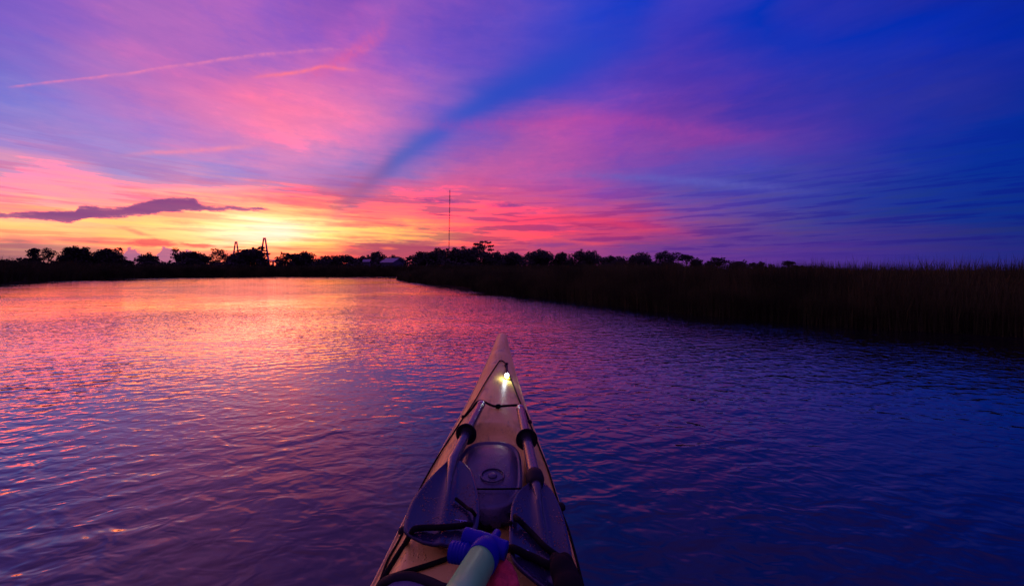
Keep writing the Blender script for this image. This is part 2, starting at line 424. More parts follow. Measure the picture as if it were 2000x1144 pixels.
M_red = mat('red_sponge', (0.70, 0.05, 0.08), 0.75, var=0.4, var_scale=60, bump=0.002, bump_scale=240)
M_fabric = mat('grey_spray_fabric', (0.12, 0.11, 0.20), 0.7, var=0.2, var_scale=40, bump=0.0008, bump_scale=300)
M_lampy = mat('yellow_lamp_plastic', (0.55, 0.50, 0.03), 0.35)
M_bulb = mat('lit_led', (1, 1, 1), 0.3, emis=(0.88, 0.96, 1.0), emis_s=42.0)
M_steel = mat('steel_fitting', (0.4, 0.4, 0.42), 0.3, metal=1.0)
M_bark = mat('bark', (0.05, 0.04, 0.03), 0.9, var=0.3, var_scale=3)
M_leaf = mat('dark_oak_leaves', (0.030, 0.037, 0.014), 0.7, var=0.35, var_scale=0.6)
M_pine = mat('pine_needles', (0.028, 0.036, 0.016), 0.7, var=0.3, var_scale=0.6)
M_grass = mat('marsh_grass', (0.088, 0.094, 0.024), 0.8, var=0.4, var_scale=0.7, spec=0.15, col2=(0.034, 0.040, 0.012))
M_mud = mat('marsh_mud', (0.014, 0.011, 0.009), 0.95, spec=0.05, var=0.3, var_scale=2, bump=0.01, bump_scale=6)
M_conc = mat('bridge_concrete', (0.30, 0.29, 0.28), 0.8, var=0.15, var_scale=0.05)
M_mastred = mat('mast_red', (0.35, 0.05, 0.03), 0.6, var=0.2, var_scale=0.3)
M_mastwhite = mat('mast_white', (0.5, 0.48, 0.46), 0.6, var=0.2, var_scale=0.3)
M_roof = mat('metal_roof', (0.22, 0.21, 0.27), 0.5, metal=0.0, var=0.12, var_scale=1.5)
M_wall = mat('house_siding', (0.12, 0.12, 0.15), 0.7, var=0.15, var_scale=2)
M_glass = mat('dark_window', (0.02, 0.02, 0.03), 0.1)



def droplets(m, scale, r, h, wear=0.0):
    """beads of water (and a little ingrained dirt) on a wet surface"""
    nt = m.node_tree; q = G(nt); b = nt.nodes['Principled BSDF']
    oc = nt.nodes.new('ShaderNodeTexCoord').outputs['Object']
    vo = nt.nodes.new('ShaderNodeTexVoronoi'); vo.feature = 'F1'; vo.inputs['Scale'].default_value = scale
    nt.links.new(oc, vo.inputs['Vector'])
    pres = q.mr(q.noise(oc, 22.0, 2, 0.5), 0.44, 0.58)
    dome = q.m('MULTIPLY', q.m('POWER', q.m('MAXIMUM', q.m('SUBTRACT', r, vo.outputs['Distance']), 0.0), 0.5), pres)
    bn = nt.nodes.new('ShaderNodeBump'); bn.inputs['Strength'].default_value = 1.0; bn.inputs['Distance'].default_value = h
    nt.links.new(dome, bn.inputs['Height'])
    if b.inputs['Normal'].links: nt.links.new(b.inputs['Normal'].links[0].from_socket, bn.inputs['Normal'])
    nt.links.new(bn.outputs[0], b.inputs['Normal'])
    if wear:
        src = b.inputs['Base Color'].links[0].from_socket
        d_ = q.m('MULTIPLY', q.mr(q.noise(q.vmap(oc, (1.6, 0.5, 1)), 16.0, 5, 0.65), 0.52, 0.72, 0, 1, True), wear)
        nt.links.new(q.mix(d_, src, (0.16, 0.11, 0.06)), b.inputs['Base Color'])


droplets(M_deck, 130.0, 0.34, 0.0035, 0.55)
droplets(M_hatch, 150.0, 0.33, 0.003, 0.35)
droplets(M_blade, 140.0, 0.33, 0.003)
# river water
mw = bpy.data.materials.new('river_water'); mw.use_nodes = True
nt = mw.node_tree; q = G(nt)
b = nt.nodes['Principled BSDF']
b.inputs['Base Color'].default_value = (0.0025, 0.003, 0.010, 1)
b.inputs['Roughness'].default_value = 0.035
b.inputs['IOR'].default_value = 1.4
b.inputs['Coat Weight'].default_value = 1.0          # thin wet sheen: stronger mirror at low angles
b.inputs['Coat IOR'].default_value = 1.4
b.inputs['Coat Roughness'].default_value = 0.03
oc = nt.nodes.new('ShaderNodeTexCoord').outputs['Object']
s2 = nt.nodes.new('ShaderNodeSeparateXYZ'); nt.links.new(oc, s2.inputs[0])
patch = q.noise(q.vmap(oc, (0.10, 0.16, 1)), 1.0, 3, 0.5, 0.3)
patch = q.mr(patch, 0.38, 0.60, 0.30, 1.15, True)
calm = q.mr(s2.outputs[0], 1.0, 6.0, 1.0, 1.25, True)          # the lee of the right bank lies calmer
w1 = q.noise(q.vmap(oc, (0.55, 1.4, 1), (0, 0, 0), (0, 0, R(12))), 1.3, 2, 0.45)
w2 = q.noise(q.vmap(oc, (0.75, 1.35, 1), (4, 2, 0), (0, 0, R(18))), 9.0, 2, 0.5, 0.5)
w3 = q.noise(q.vmap(oc, (0.8, 1.2, 1), (1, 7, 0), (0, 0, R(-12))), 17.0, 1, 0.5)
wv = nt.nodes.new('ShaderNodeTexWave'); wv.wave_type = 'BANDS'; wv.bands_direction = 'Y'; wv.wave_profile = 'SIN'
nt.links.new(q.vmap(oc, (1, 1, 1), (0, 0, 0), (0, 0, R(-22))), wv.inputs['Vector'])
wv.inputs['Scale'].default_value = 2.1; wv.inputs['Distortion'].default_value = 5.0; wv.inputs['Detail'].default_value = 2.0; wv.inputs['Detail Scale'].default_value = 1.6
train = q.m('MULTIPLY', wv.outputs['Fac'], q.m('MULTIPLY', q.mr(q.noise(oc, 0.55, 2, 0.5), 0.42, 0.62, 0, 0.0028, True), q.mr(s2.outputs[1], 14, 4, 0, 1)))
hgt = q.m('ADD', q.m('ADD', train, q.m('MULTIPLY', w1, 0.015)), q.m('MULTIPLY', q.m('ADD', q.m('MULTIPLY', w2, 0.0185), q.m('MULTIPLY', w3, 0.0055)), patch))
hgt = q.m('MULTIPLY', hgt, calm)
bn = nt.nodes.new('ShaderNodeBump'); bn.inputs['Strength'].default_value = 1.0; bn.inputs['Distance'].default_value = 1.0
nt.links.new(hgt, bn.inputs['Height']); nt.links.new(bn.outputs[0], b.inputs['Normal']); nt.links.new(bn.outputs[0], b.inputs['Coat Normal'])

# ------------------------------------------------------------------ mesh helpers


def link(o, parent=None):
    COL.objects.link(o)
    if parent is not None: o.parent = parent
    return o


def mesh(name, v, f, m, parent=None, smooth=True):
    me = bpy.data.meshes.new(name)
    me.from_pydata([tuple(p) for p in v], [], [tuple(x) for x in f])
    me.materials.append(m)
    if smooth: me.polygons.foreach_set('use_smooth', [True] * len(me.polygons))
    me.update()
    return link(bpy.data.objects.new(name, me), parent)


def tag(o, label=None, cat=None, group=None, kind=None):
    if label: o['label'] = label
    if cat: o['category'] = cat
    if group: o['group'] = group
    if kind: o['kind'] = kind
    return o


def empty(name, loc, label=None, cat=None, group=None):
    o = link(bpy.data.objects.new(name, None))
    o.location = loc; o.empty_display_size = 0.1
    return tag(o, label, cat, group)


def loc_pts(pts, root):
    """world points -> the root's local frame (roots are only translated)"""
    l = root.location if root is not None else Vector((0, 0, 0))
    return [Vector(p) - l for p in pts]


def smooth_path(pts, n=8):
    P = [Vector(p) for p in pts]
    if len(P) < 3: 
        return [P[0].lerp(P[-1], i / n) for i in range(n + 1)]
    out = []
    for i in range(len(P) - 1):
        p0, p1, p2, p3 = P[max(i - 1, 0)], P[i], P[i + 1], P[min(i + 2, len(P) - 1)]
        for k in range(n):
            t = k / n
            out.append(0.5 * ((2 * p1) + (p2 - p0) * t + (2 * p0 - 5 * p1 + 4 * p2 - p3) * t * t + (3 * p1 - p0 - 3 * p2 + p3) * t ** 3))
    out.append(P[-1])
    return out


def tube_geo(path, r, seg=10, flat=1.0, up=Vector((0, 0, 1)), caps=True):
    P = [Vector(p) for p in path]
    rr = r if isinstance(r, (list, tuple)) else [r] * len(P)
    v, f = [], []
    for i, p in enumerate(P):
        t = (P[min(i + 1, len(P) - 1)] - P[max(i - 1, 0)]).normalized()
        s = t.cross(up)
        if s.length < 1e-4: s = t.cross(Vector((1, 0, 0)))
        s.normalize(); u = s.cross(t).normalized()
        for k in range(seg):
            a = 2 * math.pi * k / seg
            v.append(p + s * (math.cos(a) * rr[i]) + u * (math.sin(a) * rr[i] * flat))
    for i in range(len(P) - 1):
        for k in range(seg):
            a, c = i * seg + k, i * seg + (k + 1) % seg
            f.append((a, c, c + seg, a + seg))
    if caps:
        f.append(tuple(range(seg))[::-1]); f.append(tuple((len(P) - 1) * seg + k for k in range(seg)))
    return v, f


def join(*geos):
    v, f = [], []
    for gv, gf in geos:
        o = len(v); v += list(gv); f += [tuple(i + o for i in x) for x in gf]
    return v, f


def tube(name, path, r, m, parent=None, seg=10, flat=1.0, n=6):
    v, f = tube_geo(smooth_path(path, n), r, seg, flat)
    return mesh(name, loc_pts(v, parent), f, m, parent)


def lathe_geo(c, axis, prof, seg=24):
    """profile = [(distance along axis, radius)]"""
    a = Vector(axis).normalized(); c = Vector(c)
    s = a.cross(Vector((0, 0, 1)))
    if s.length < 1e-3: s = a.cross(Vector((1, 0, 0)))
    s.normalize(); u = s.cross(a)
    v, f = [], []
    for d, r in prof:
        for k in range(seg):
            t = 2 * math.pi * k / seg
            v.append(c + a * d + (s * math.cos(t) + u * math.sin(t)) * r)
    n = len(prof)
    for i in range(n - 1):
        for k in range(seg):
            p, q2 = i * seg + k, i * seg + (k + 1) % seg
            f.append((p, q2, q2 + seg, p + seg))
    f.append(tuple(range(seg))[::-1]); f.append(tuple((n - 1) * seg + k for k in range(seg)))
    return v, f


def box_geo(c, s):
    v = [Vector((c[0] + s[0] / 2 * i, c[1] + s[1] / 2 * j, c[2] + s[2] / 2 * k)) for k in (-1, 1) for j in (-1, 1) for i in (-1, 1)]
    return v, [(0, 2, 3, 1), (4, 5, 7, 6), (0, 1, 5, 4), (2, 6, 7, 3), (0, 4, 6, 2), (1, 3, 7, 5)]


def beam_geo(a, b_, w, h):
    a, b_ = Vector(a), Vector(b_)
    t = (b_ - a).normalized(); s = t.cross(Vector((0, 0, 1)))
    if s.length < 1e-3: s = Vector((1, 0, 0))
    s.normalize(); u = s.cross(t)
    v = [p + s * (w / 2 * i) + u * (h / 2 * j) for p in (a, b_) for i, j in ((-1, -1), (1, -1), (1, 1), (-1, 1))]
    return v, [(0, 1, 2, 3)[::-1], (4, 5, 6, 7), (0, 1, 5, 4), (1, 2, 6, 5), (2, 3, 7, 6), (3, 0, 4, 7)]


def at(x, y, Y):
    """measured point of the photograph at distance Y ahead of the eye"""
    return Vector(((x - 1000) / F * Y, Y, HC - (y - HY) / F * Y))


def atz(x, y, z):
    return at(x, y, F * (HC - z) / (y - HY))


# ------------------------------------------------------------------ water and marsh ground
S = 7000
water = mesh('river_water', [(-S, -S, 0), (S, -S, 0), (S, S, 0), (-S, S, 0)], [(0, 1, 2, 3)], mw, smooth=False)
tag(water, 'dark rippled tidal river reflecting the violet and orange sky', kind='structure')

right_edge = [(75, -60), (34, -20), (19, -5.5), (11, 1.5)] + [tuple(atz(x, y, 0)[:2]) for x, y in ((2000, 662), (1900, 656), (1700, 641), (1500, 625), (1300, 608), (1200, 597), (1100, 587), (1000, 575), (900, 562), (800, 550))] + [(-12.2, 37.5), (-11.0, 42.0), (-4, 46), (10, 47.5), (60, 47), (160, 40)]
left_edge = [(-20, -70), (-27, -20), (-34, 10)] + [tuple(atz(x, y, 0)[:2]) for x, y in ((0, 553), (100, 548), (200, 545), (300, 542.5), (400, 541), (500, 540.3), (600, 540), (700, 540), (780, 540))] + [(-5, 55.8), (14, 56.5), (60, 56), (160, 52)]


def resample(P, step):
    out = [np.array(P[0], float)]
    for a, b_ in zip(P, P[1:]):
        a, b_ = np.array(a, float), np.array(b_, float)
        n = max(1, int(np.linalg.norm(b_ - a) / step))
        for k in range(1, n + 1): out.append(a + (b_ - a) * k / n)
    return np.array(out)


def bank(name, edge, side, outer, label):
    """sloping mud bank along a water line, then flat marsh out to the far land"""
    E = resample(edge, 1.5)
    T = np.gradient(E, axis=0); T /= np.linalg.norm(T, axis=1)[:, None]
    N = np.stack([T[:, 1], -T[:, 0]], 1) * side
    E = E + N * (rng.normal(0, 0.10, len(E)))[:, None]
    offs = [(-0.5, -0.25), (0.0, 0.0), (0.35, 0.14), (0.9, 0.24), (3.0, 0.30), (6.0, 0.32)]
    v, f = [], []
    for d, z in offs:
        for p, n in zip(E, N): v.append((p[0] + n[0] * d, p[1] + n[1] * d, z + (0.03 * rng.normal() if z > 0.1 else 0)))
    m = len(E)
    for i in range(len(offs) - 1):
        for k in range(m - 1):
            a = i * m + k
            f.append((a, a + 1, a + m + 1, a + m) if side < 0 else (a, a + m, a + m + 1, a + 1))
    base = (len(offs) - 1) * m
    k0 = len(v)
    for k in range(m):
        o = outer(k / (m - 1), E[k])
        v.append((o[0], o[1], 0.32))
    for k in range(m - 1):
        a, c = base + k, k0 + k
        f.append((a, a + 1, c + 1, c) if side < 0 else (a, c, c + 1, a + 1))
    o = mesh(name, v, f, M_mud)
    tag(o, label, kind='structure')
    return E, N


def lerp2(P, t):
    P = np.array(P, float); x = t * (len(P) - 1); i = min(int(x), len(P) - 2)
    return P[i] + (P[i + 1] - P[i]) * (x - i)


RE, RN = bank('marsh_ground', right_edge, 1, lambda t, p: lerp2([(200, -70), (200, 0), (180, 20), (120, 30), (60, 40), (20, 43), (70, 44), (170, 38)], t), 'low marsh ground under the tall grass of the right bank')
LE, LN = bank('marsh_ground', left_edge, -1, lambda t, p: lerp2([(-5000, -70), (-5000, 1500), (-4000, 5500), (0, 6500), (4000, 5500), (5000, 1500), (5000, 54)], t), 'flat marsh and land reaching from the far bank to the horizon')


# ------------------------------------------------------------------ marsh grass (uncountable)
def grass(name, E, N, sel, count, depth, hmin, hmax, wid, label, bias=1.7, zb=0.2, patchiness=0.25):
    idx = np.where(sel(E))[0]
    seglen = np.linalg.norm(E[np.minimum(idx + 1, len(E) - 1)] - E[idx], axis=1) + 1e-6
    # nearer stretches get more blades
    dist = np.linalg.norm(E[idx], axis=1)
    wgt = seglen / np.clip(dist, 5, None) ** 0.65
    ii = rng.choice(idx, count, p=wgt / wgt.sum())
    j = np.minimum(ii + 1, len(E) - 1)
    t = rng.random(count)[:, None]
    p = E[ii] * (1 - t) + E[j] * t
    d = depth * rng.random(count) ** bias
    d = d - 0.02 + 0.10 * np.sin(p[:, 0] * 1.7 + p[:, 1] * 1.3) + 0.12 * np.sin(p[:, 0] * 0.6 - p[:, 1] * 0.43)
    ang = np.clip(rng.normal(0, 0.4, count), -0.9, 0.9)
    Nx = N[ii][:, 0] * np.cos(ang) - N[ii][:, 1] * np.sin(ang); Ny = N[ii][:, 0] * np.sin(ang) + N[ii][:, 1] * np.cos(ang)
    p = p + np.stack([Nx, Ny], 1) * d[:, None]
    k = 0.5 + 0.5 * np.sin(p[:, 0] * 0.9 + np.sin(p[:, 1] * 0.7) * 2) * np.sin(p[:, 1] * 0.55 + 1.3)
    tuft = np.floor(p[:, 0] * 1.3 + 7.7 * np.floor(p[:, 1] * 1.1)) * 12.9898
    tuft = np.abs(np.sin(tuft) * 43758.5453) % 1.0
    clump = np.sin(p[:, 0] * 5.1 + 2 * np.sin(p[:, 1] * 3.3)) * np.sin(p[:, 1] * 4.3 + 1.0)
    h = (hmin + (hmax - hmin) * rng.random(count) ** 1.3) * (1 - patchiness * k) * (1 + 0.10 * clump) * (0.80 + 0.30 * tuft) * np.where(rng.random(count) < 0.02, 1.18, 1.0)
    h = h * np.clip(0.72 + d * 0.45, 0.5, 1.0)
    yaw = rng.random(count) * 2 * np.pi
    lean_d = rng.random(count) * 2 * np.pi
    lean = h * np.minimum(np.abs(rng.normal(0, 0.15, count)), 0.4)
    lx = np.cos(lean_d) * lean - N[ii][:, 0] * h * 0.08
    ly = np.sin(lean_d) * lean - N[ii][:, 1] * h * 0.08
    w = wid * (0.6 + 0.8 * rng.random(count))
    cx, cy = np.cos(yaw) * w / 2, np.sin(yaw) * w / 2
    z0 = np.full(count, -0.03) + np.clip(d, 0, 1) * (zb + 0.03)
    V = np.empty((count, 5, 3), np.float32)
    V[:, 0] = np.stack([p[:, 0] - cx, p[:, 1] - cy, z0], 1)
    V[:, 1] = np.stack([p[:, 0] + cx, p[:, 1] + cy, z0], 1)
    V[:, 2] = np.stack([p[:, 0] + lx * .35 + cx * .8, p[:, 1] + ly * .35 + cy * .8, z0 + h * .58], 1)
    V[:, 3] = np.stack([p[:, 0] + lx * .35 - cx * .8, p[:, 1] + ly * .35 - cy * .8, z0 + h * .58], 1)
    V[:, 4] = np.stack([p[:, 0] + lx, p[:, 1] + ly, z0 + h], 1)
    me = bpy.data.meshes.new(name)
    me.vertices.add(count * 5); me.vertices.foreach_set('co', V.ravel())
    base = (np.arange(count) * 5)[:, None]
    loops = np.concatenate([base + np.array([[0, 1, 2, 3]]), base + np.array([[3, 2, 4]])], 1).ravel()
    me.loops.add(count * 7); me.loops.foreach_set('vertex_index', loops.astype(np.int32))
    me.polygons.add(count * 2)
    ls = np.stack([np.arange(count) * 7, np.arange(count) * 7 + 4], 1).ravel()
    me.polygons.foreach_set('loop_start', ls.astype(np.int32))
    me.materials.append(M_grass)
    me.update(calc_edges=True); me.validate()
    o = link(bpy.data.objects.new(name, me))
    return tag(o, label, 'grass', kind='stuff')


grass('marsh_grass', RE, RN, lambda E: (E[:, 1] > -8) & (E[:, 1] < 47.8) & (E[:, 0] < 40), 230000, 12.0, 0.76, 1.06, 0.010,
      'tall brown marsh grass along the right bank, darkest mass in view', zb=0.22, patchiness=0.16)
grass('marsh_grass', LE, LN, lambda E: (E[:, 1] > -5) & (E[:, 0] < 30), 140000, 14.0, 1.30, 1.95, 0.035,
      'low black band of marsh grass along the far left bank', zb=0.28, patchiness=0.22)


# ------------------------------------------------------------------ trees
def tree(x, top, hw, dist, kind, label, lean=0.0, base_px=524, sd_=0):
    """one tree: x, top row and half width as measured in the photo; dist = metres away"""
    r = np.random.default_rng(int(x * 13 + top * 7 + sd_))
    X = (x - 1000) / F * dist
    H = HC + (HY - top) / F * dist - 0.32
    W = hw / F * dist
    root = empty('pine_tree' if kind == 'pine' else 'marsh_tree', (X, dist, 0.32), label, 'tree', 'trees beyond the marsh')
    geos, clumps = [], []
    tr = max(0.10, H * 0.030)
    top_t = 0.9 if kind == 'pine' else 0.45
    tp = [Vector((0, 0, -0.1))]
    for k in range(1, 5):
        tp.append(Vector((r.normal(0, 0.05) * W + lean * W * k / 4, r.normal(0, 0.05) * W, H * top_t * k / 4)))
    geos.append(tube_geo(tp, [tr * (1.25 - 0.20 * k) for k in range(5)], 7))
    crown_low = {'oak': 0.04, 'round': 0.10, 'sparse': 0.16, 'pine': 0.46, 'bush': 0.0, 'umbrella': 0.30}[kind]
    nb = {'oak': 24, 'round': 20, 'sparse': 18, 'pine': 12, 'bush': 18, 'umbrella': 13}[kind]
    for k in range(nb):
        u = (k + 0.5) / nb
        if kind == 'pine':
            zz = H * (crown_low + (0.97 - crown_low) * u); rad = W * (0.95 - 0.35 * abs(u - 0.45) * 2) * (0.55 + 0.5 * r.random())
            flat = 0.34; cr = W * 0.42
        elif kind == 'umbrella':
            zz = H * (0.62 + 0.33 * math.sin(u * math.pi)); rad = W * 0.8 * abs(1 - 2 * u) ; flat = 0.5; cr = W * 0.42
        else:
            ph = u * 0.97
            zz = H * (crown_low + (0.90 - crown_low) * ph ** 0.8)
            prof = math.sqrt(max(0.03, 1 - ((ph - 0.30) / 0.74) ** 2))
            rad = W * 0.80 * prof * (0.30 + 0.85 * r.random())
            flat = 0.62; cr = min(W, H * 0.6) * (0.54 if kind != 'sparse' else 0.36)
        a = k * 2.399 + r.random()
        c = Vector((math.cos(a) * rad + lean * W * zz / H, math.sin(a) * rad * 0.8, zz))
        cr *= 0.55 + 0.75 * r.random()
        cr_z = cr * flat
        if c.z + cr_z > H: c.z = H - cr_z
        clumps.append((c, cr, cr_z))
        p0 = tp[min(4, 1 + int(3 * min(1, c.z / (H * top_t) * 0.7)))]
        midp = p0.lerp(c, 0.55) + Vector((0, 0, -0.05 * H))
        geos.append(tube_geo(smooth_path([p0, midp, c], 3), [tr * 0.5 - tr * 0.40 * i / 6 for i in range(7)], 5))
    # twigs carry a few small outlying clumps so that the outline is uneven
    for k in range(nb):
        c, cr, cz = clumps[r.integers(nb)]
        a, e_ = r.random() * 6.283, r.random() * 1.4 - 0.2
        q_ = c + Vector((math.cos(a) * math.cos(e_) * cr * 1.1, math.sin(a) * math.cos(e_) * cr, math.sin(e_) * cz * 1.25))
        if q_.z > H: q_.z = H - r.random() * 0.04 * H
        clumps.append((q_, cr * 0.40, cz * 0.5))
        geos.append(tube_geo([c, q_], [tr * 0.14, tr * 0.06], 4))
    v, f = join(*geos)
    mesh('trunk', v, f, M_bark, root)
    dens = {'oak': 1.2, 'round': 1.1, 'sparse': 0.5, 'pine': 1.0, 'bush': 1.2, 'umbrella': 1.0}[kind]
    ls = (0.0022 if kind != 'sparse' else 0.0017) * dist           # leaf spray size grows with nothing but the tree's species scale
    ls = min(max(ls, 0.16), 0.55)
    cv, cf = [], []
    for c, cr, cz in clumps:
        n = int(dens * min(560, max(24, 4.2 * (cr / ls) ** 2)))
        u = r.normal(size=(n, 3)); u /= np.linalg.norm(u, axis=1)[:, None]
        rr_ = r.random(n) ** 0.42
        P = u * rr_[:, None] * np.array([cr, cr, cz])
        keep = np.sin(P[:, 0] / cr * 5 + c.x) * np.sin(P[:, 1] / cr * 5 + c.y) * np.sin(P[:, 2] / cz * 4 + c.z) > -0.5
        for p in P[keep]:
            q_ = c + Vector(p)
            n1_ = Vector(r.normal(size=3)).normalized(); n2_ = n1_.orthogonal().normalized()
            sz = ls * (0.6 + 0.8 * r.random())
            i = len(cv)
            cv += [q_ - n1_ * sz, q_ + n2_ * sz * 0.55, q_ + n1_ * sz, q_ - n2_ * sz * 0.55]
            cf.append((i, i + 1, i + 2, i + 3))
    mesh('crown', cv, cf, M_pine if kind == 'pine' else M_leaf, root, smooth=False)
    return root


TREES = [
 (66, 478, 12, 92, 'round', 'leftmost tree on the horizon, small and dense, beside a ragged twin'),
 (95, 479, 18, 95, 'sparse', 'ragged open-crowned tree just right of the leftmost tree'),
 (141, 479, 24, 100, 'round', 'rounded bushy tree with upswept twigs, third from the left'),
 (171, 490, 10, 104, 'sparse', 'small thin tree between two bushier trees under the violet cloud'),
 (207, 483, 26, 105, 'oak', 'dark spreading tree left of the pale cumulus clouds'),
 (238, 505, 24, 120, 'bush', 'low scrubby tree left of the first pale cumulus head'),
 (291, 496, 18, 116, 'bush', 'low dark tree between the two pale cumulus heads'),
 (345, 480, 15, 118, 'sparse', 'tall open tree with bare stem right of the cumulus heads'),
 (376, 491, 24, 120, 'oak', 'broad low tree right of the tall open tree'),
 (402, 500, 10, 128, 'sparse', 'thin bare-looking tree with sky showing through, left of the bridge towers'),
 (429, 486, 23, 122, 'sparse', 'rounded reddish open tree just left of the farther bridge tower'),
 (459, 496, 14, 126, 'bush', 'low tree hiding the foot of the farther bridge tower'),
 (490, 486, 34, 124, 'oak', 'dense dark tree between the two bridge towers'),
 (507, 480, 15, 132, 'pine', 'open layered pine touching the nearer bridge tower'),
 (538, 517, 18, 128, 'bush', 'low brush under the visible stretch of bridge deck'),
 (582, 493, 37, 120, 'oak', 'broad domed tree right of the bridge deck'),
 (626, 507, 30, 130, 'bush', 'low tree filling the dip right of the broad domed tree'),
 (658, 497, 38, 126, 'oak', 'wide flat-topped tree midway between bridge and house'),
 (704, 502, 25, 128, 'oak', 'small round tree left of the tree beside the house'),
 (733, 494, 21, 130, 'round', 'twin-headed tree just left of the house'),
 (768, 501, 20, 142, 'oak', 'low tree showing above the roof of the house'),
 (800, 499, 10, 128, 'pine', 'small tufted tree just right of the house'),
 (827, 491, 27, 126, 'oak', 'dark domed tree left of the mast'),
 (868, 487, 38, 128, 'oak', 'big dark tree at the foot of the mast'),
 (910, 485, 36, 130, 'oak', 'flat-topped tree between the mast and the tall pine'),
 (946, 469, 21, 138, 'pine', 'tallest pine with a layered crown standing above the grove'),
 (960, 492, 36, 126, 'oak', 'dark tree at the foot of the tallest pine'),
 (998, 494, 30, 128, 'oak', 'tree sloping down at the right end of the grove'),
 (1054, 491, 29, 140, 'oak', 'broad tree right of the grove across the gap'),
 (1094, 496, 15, 142, 'round', 'lighter round tree attached right of the broad gap-side tree'),
 (1117, 507, 10, 146, 'bush', 'small bush between the round tree and the square-headed tree'),
 (1146, 493, 25, 144, 'round', 'square-headed tree standing apart above the right-hand grass'),
 (1192, 503, 27, 155, 'oak', 'low spreading tree right of the square-headed tree'),
 (1226, 502, 30, 158, 'oak', 'wide low tree joined to the left of the largest right-hand oak'),
 (1282, 493, 43, 160, 'oak', 'largest wide oak above the right-hand grass'),
 (1340, 500, 15, 165, 'umbrella', 'small flat-topped tree right of the largest oak'),
 (1361, 508, 13, 166, 'bush', 'rounded low tree right of the small flat-topped tree'),
 (1388, 512, 14, 175, 'bush', 'low bush left of the layered lone tree'),
 (1405, 504, 13, 175, 'pine', 'layered lone tree with sky gaps over the right marsh'),
 (1440, 512, 15, 185, 'oak', 'small domed tree with a sprig beside it'),
 (1453, 508, 6, 186, 'sparse', 'thin sprig of a tree between two small domed trees'),
 (1486, 514, 24, 190, 'oak', 'low wide dome second from the right end of the treeline'),
 (1541, 512, 11, 200, 'umbrella', 'rightmost umbrella-shaped tree on the treeline'),
 (1556, 521, 17, 200, 'bush', 'low scrub under the rightmost umbrella-shaped tree'),
 (1620, 525, 34, 240, 'bush', 'last faint low bush where the treeline sinks behind the grass'),
]
for x_, top_, hw_, d_, k_, lab_ in TREES:
    if x_ > 1025: hw_, top_ = hw_ * 1.18, top_ - 2.0        # the stand to the right is the fullest
    elif x_ < 260: top_ += 3.0
    tree(x_, top_, hw_, d_, k_, lab_)

# low brush that joins the trees into one dark line (a mass nobody could count)
def brush():
    r = np.random.default_rng(5)
    cv, cf = [], []
    for px in np.arange(-40, 1650, 2.2):
        D = np.interp(px, [0, 500, 900, 1200, 1650], [98, 122, 124, 150, 215]) + r.normal(0, 4)
        hpx = 13 + 5 * math.sin(px * 0.045) + 4 * math.sin(px * 0.11 + 1) + r.normal(0, 2)
        hpx *= np.interp(px, [-40, 60, 230, 560, 800, 1020, 1060, 1300, 1500, 1650], [1.1, 1.3, 1.05, 1.0, 1.35, 1.3, 0.95, 1.0, 0.75, 0.4])
        if 522 < px < 556: hpx = 8
        if 742 < px < 790: hpx = 3
        c = at(px, HY, D); Hh = max(0.8, HC + hpx / F * D - 0.3)
        n = 44
        P = r.normal(size=(n, 3)) * np.array([1.1, 1.0, 0.0])
        zz = 0.3 + Hh * r.random(n) ** 0.8 * (0.75 + 0.3 * r.random())
        for p, z in zip(P, zz):
            k = 1 - 0.6 * (z / (Hh + 0.5))
            q_ = Vector((c.x + p[0] * k * 1.3, c.y + p[1], z))
            n1_ = Vector(r.normal(size=3)).normalized(); n2_ = n1_.orthogonal().normalized(); sz = 0.34 * (0.6 + 0.8 * r.random())
            i = len(cv)
            cv += [q_ - n1_ * sz, q_ + n2_ * sz * 0.6, q_ + n1_ * sz, q_ - n2_ * sz * 0.6]; cf.append((i, i + 1, i + 2, i + 3))
    tag(mesh('undergrowth', cv, cf, M_leaf, smooth=False), 'low dark brush joining the trees along the far shore', 'undergrowth', kind='stuff')


brush()

# ------------------------------------------------------------------ bridge
root = empty('cable_stayed_bridge', (0, 0, 0.3), 'far cable-stayed bridge with two pointed towers against the brightest glow', 'bridge')
A = Vector(((461 - 1000) / F * 2150, 2150, 0)); B = Vector(((516.5 - 1000) / F * 1900, 1900, 0))
bd = (B - A).normalized(); bs = Vector((-bd.y, bd.x, 0))
for base, top_px, D in ((A, 471.5, 2150), (B, 464.0, 1900)):
    Ht = (HY - top_px) / F * D
    gs = []
    side = Vector((1, 0, 0)) if True else bs
    for s in (-1, 1):
        foot = base + side * (s * 12.0); knee = base + side * (s * 22.0) + Vector((0, 0, 52)); topp = base + side * (s * 3.4) + Vector((0, 0, Ht))
        gs.append(tube_geo([foot, knee], [6.5, 5.6], 4)); gs.append(tube_geo([knee, topp], [5.6, 4.2], 4))
    gs.append(beam_geo(base + side * -19 + Vector((0, 0, 50)), base + side * 19 + Vector((0, 0, 50)), 5, 5))
    gs.append(beam_geo(base + side * -4 + Vector((0, 0, Ht - 2)), base + side * 4 + Vector((0, 0, Ht - 2)), 5, 5))
    v, f = join(*gs)
    mesh('tower', loc_pts(v, root), f, M_conc, root, smooth=False)
dk_pts = [A - bd * 900 + Vector((0, 0, 20)), A - bd * 300 + Vector((0, 0, 50)), A + Vector((0, 0, 56)), B + Vector((0, 0, 56)), B + bd * 110 + Vector((0, 0, 52)), B + bd * 330 + Vector((0, 0, 34)), B + bd * 620 + Vector((0, 0, 16)), B + bd * 900 + Vector((0, 0, 6))]
for a_, b_ in zip(dk_pts, dk_pts[1:]):
    v, f = beam_geo(a_, b_ + (b_ - a_).normalized() * 1.0, 30, 5.5)
    mesh('deck_span', loc_pts(v, root), f, M_conc, root, smooth=False)
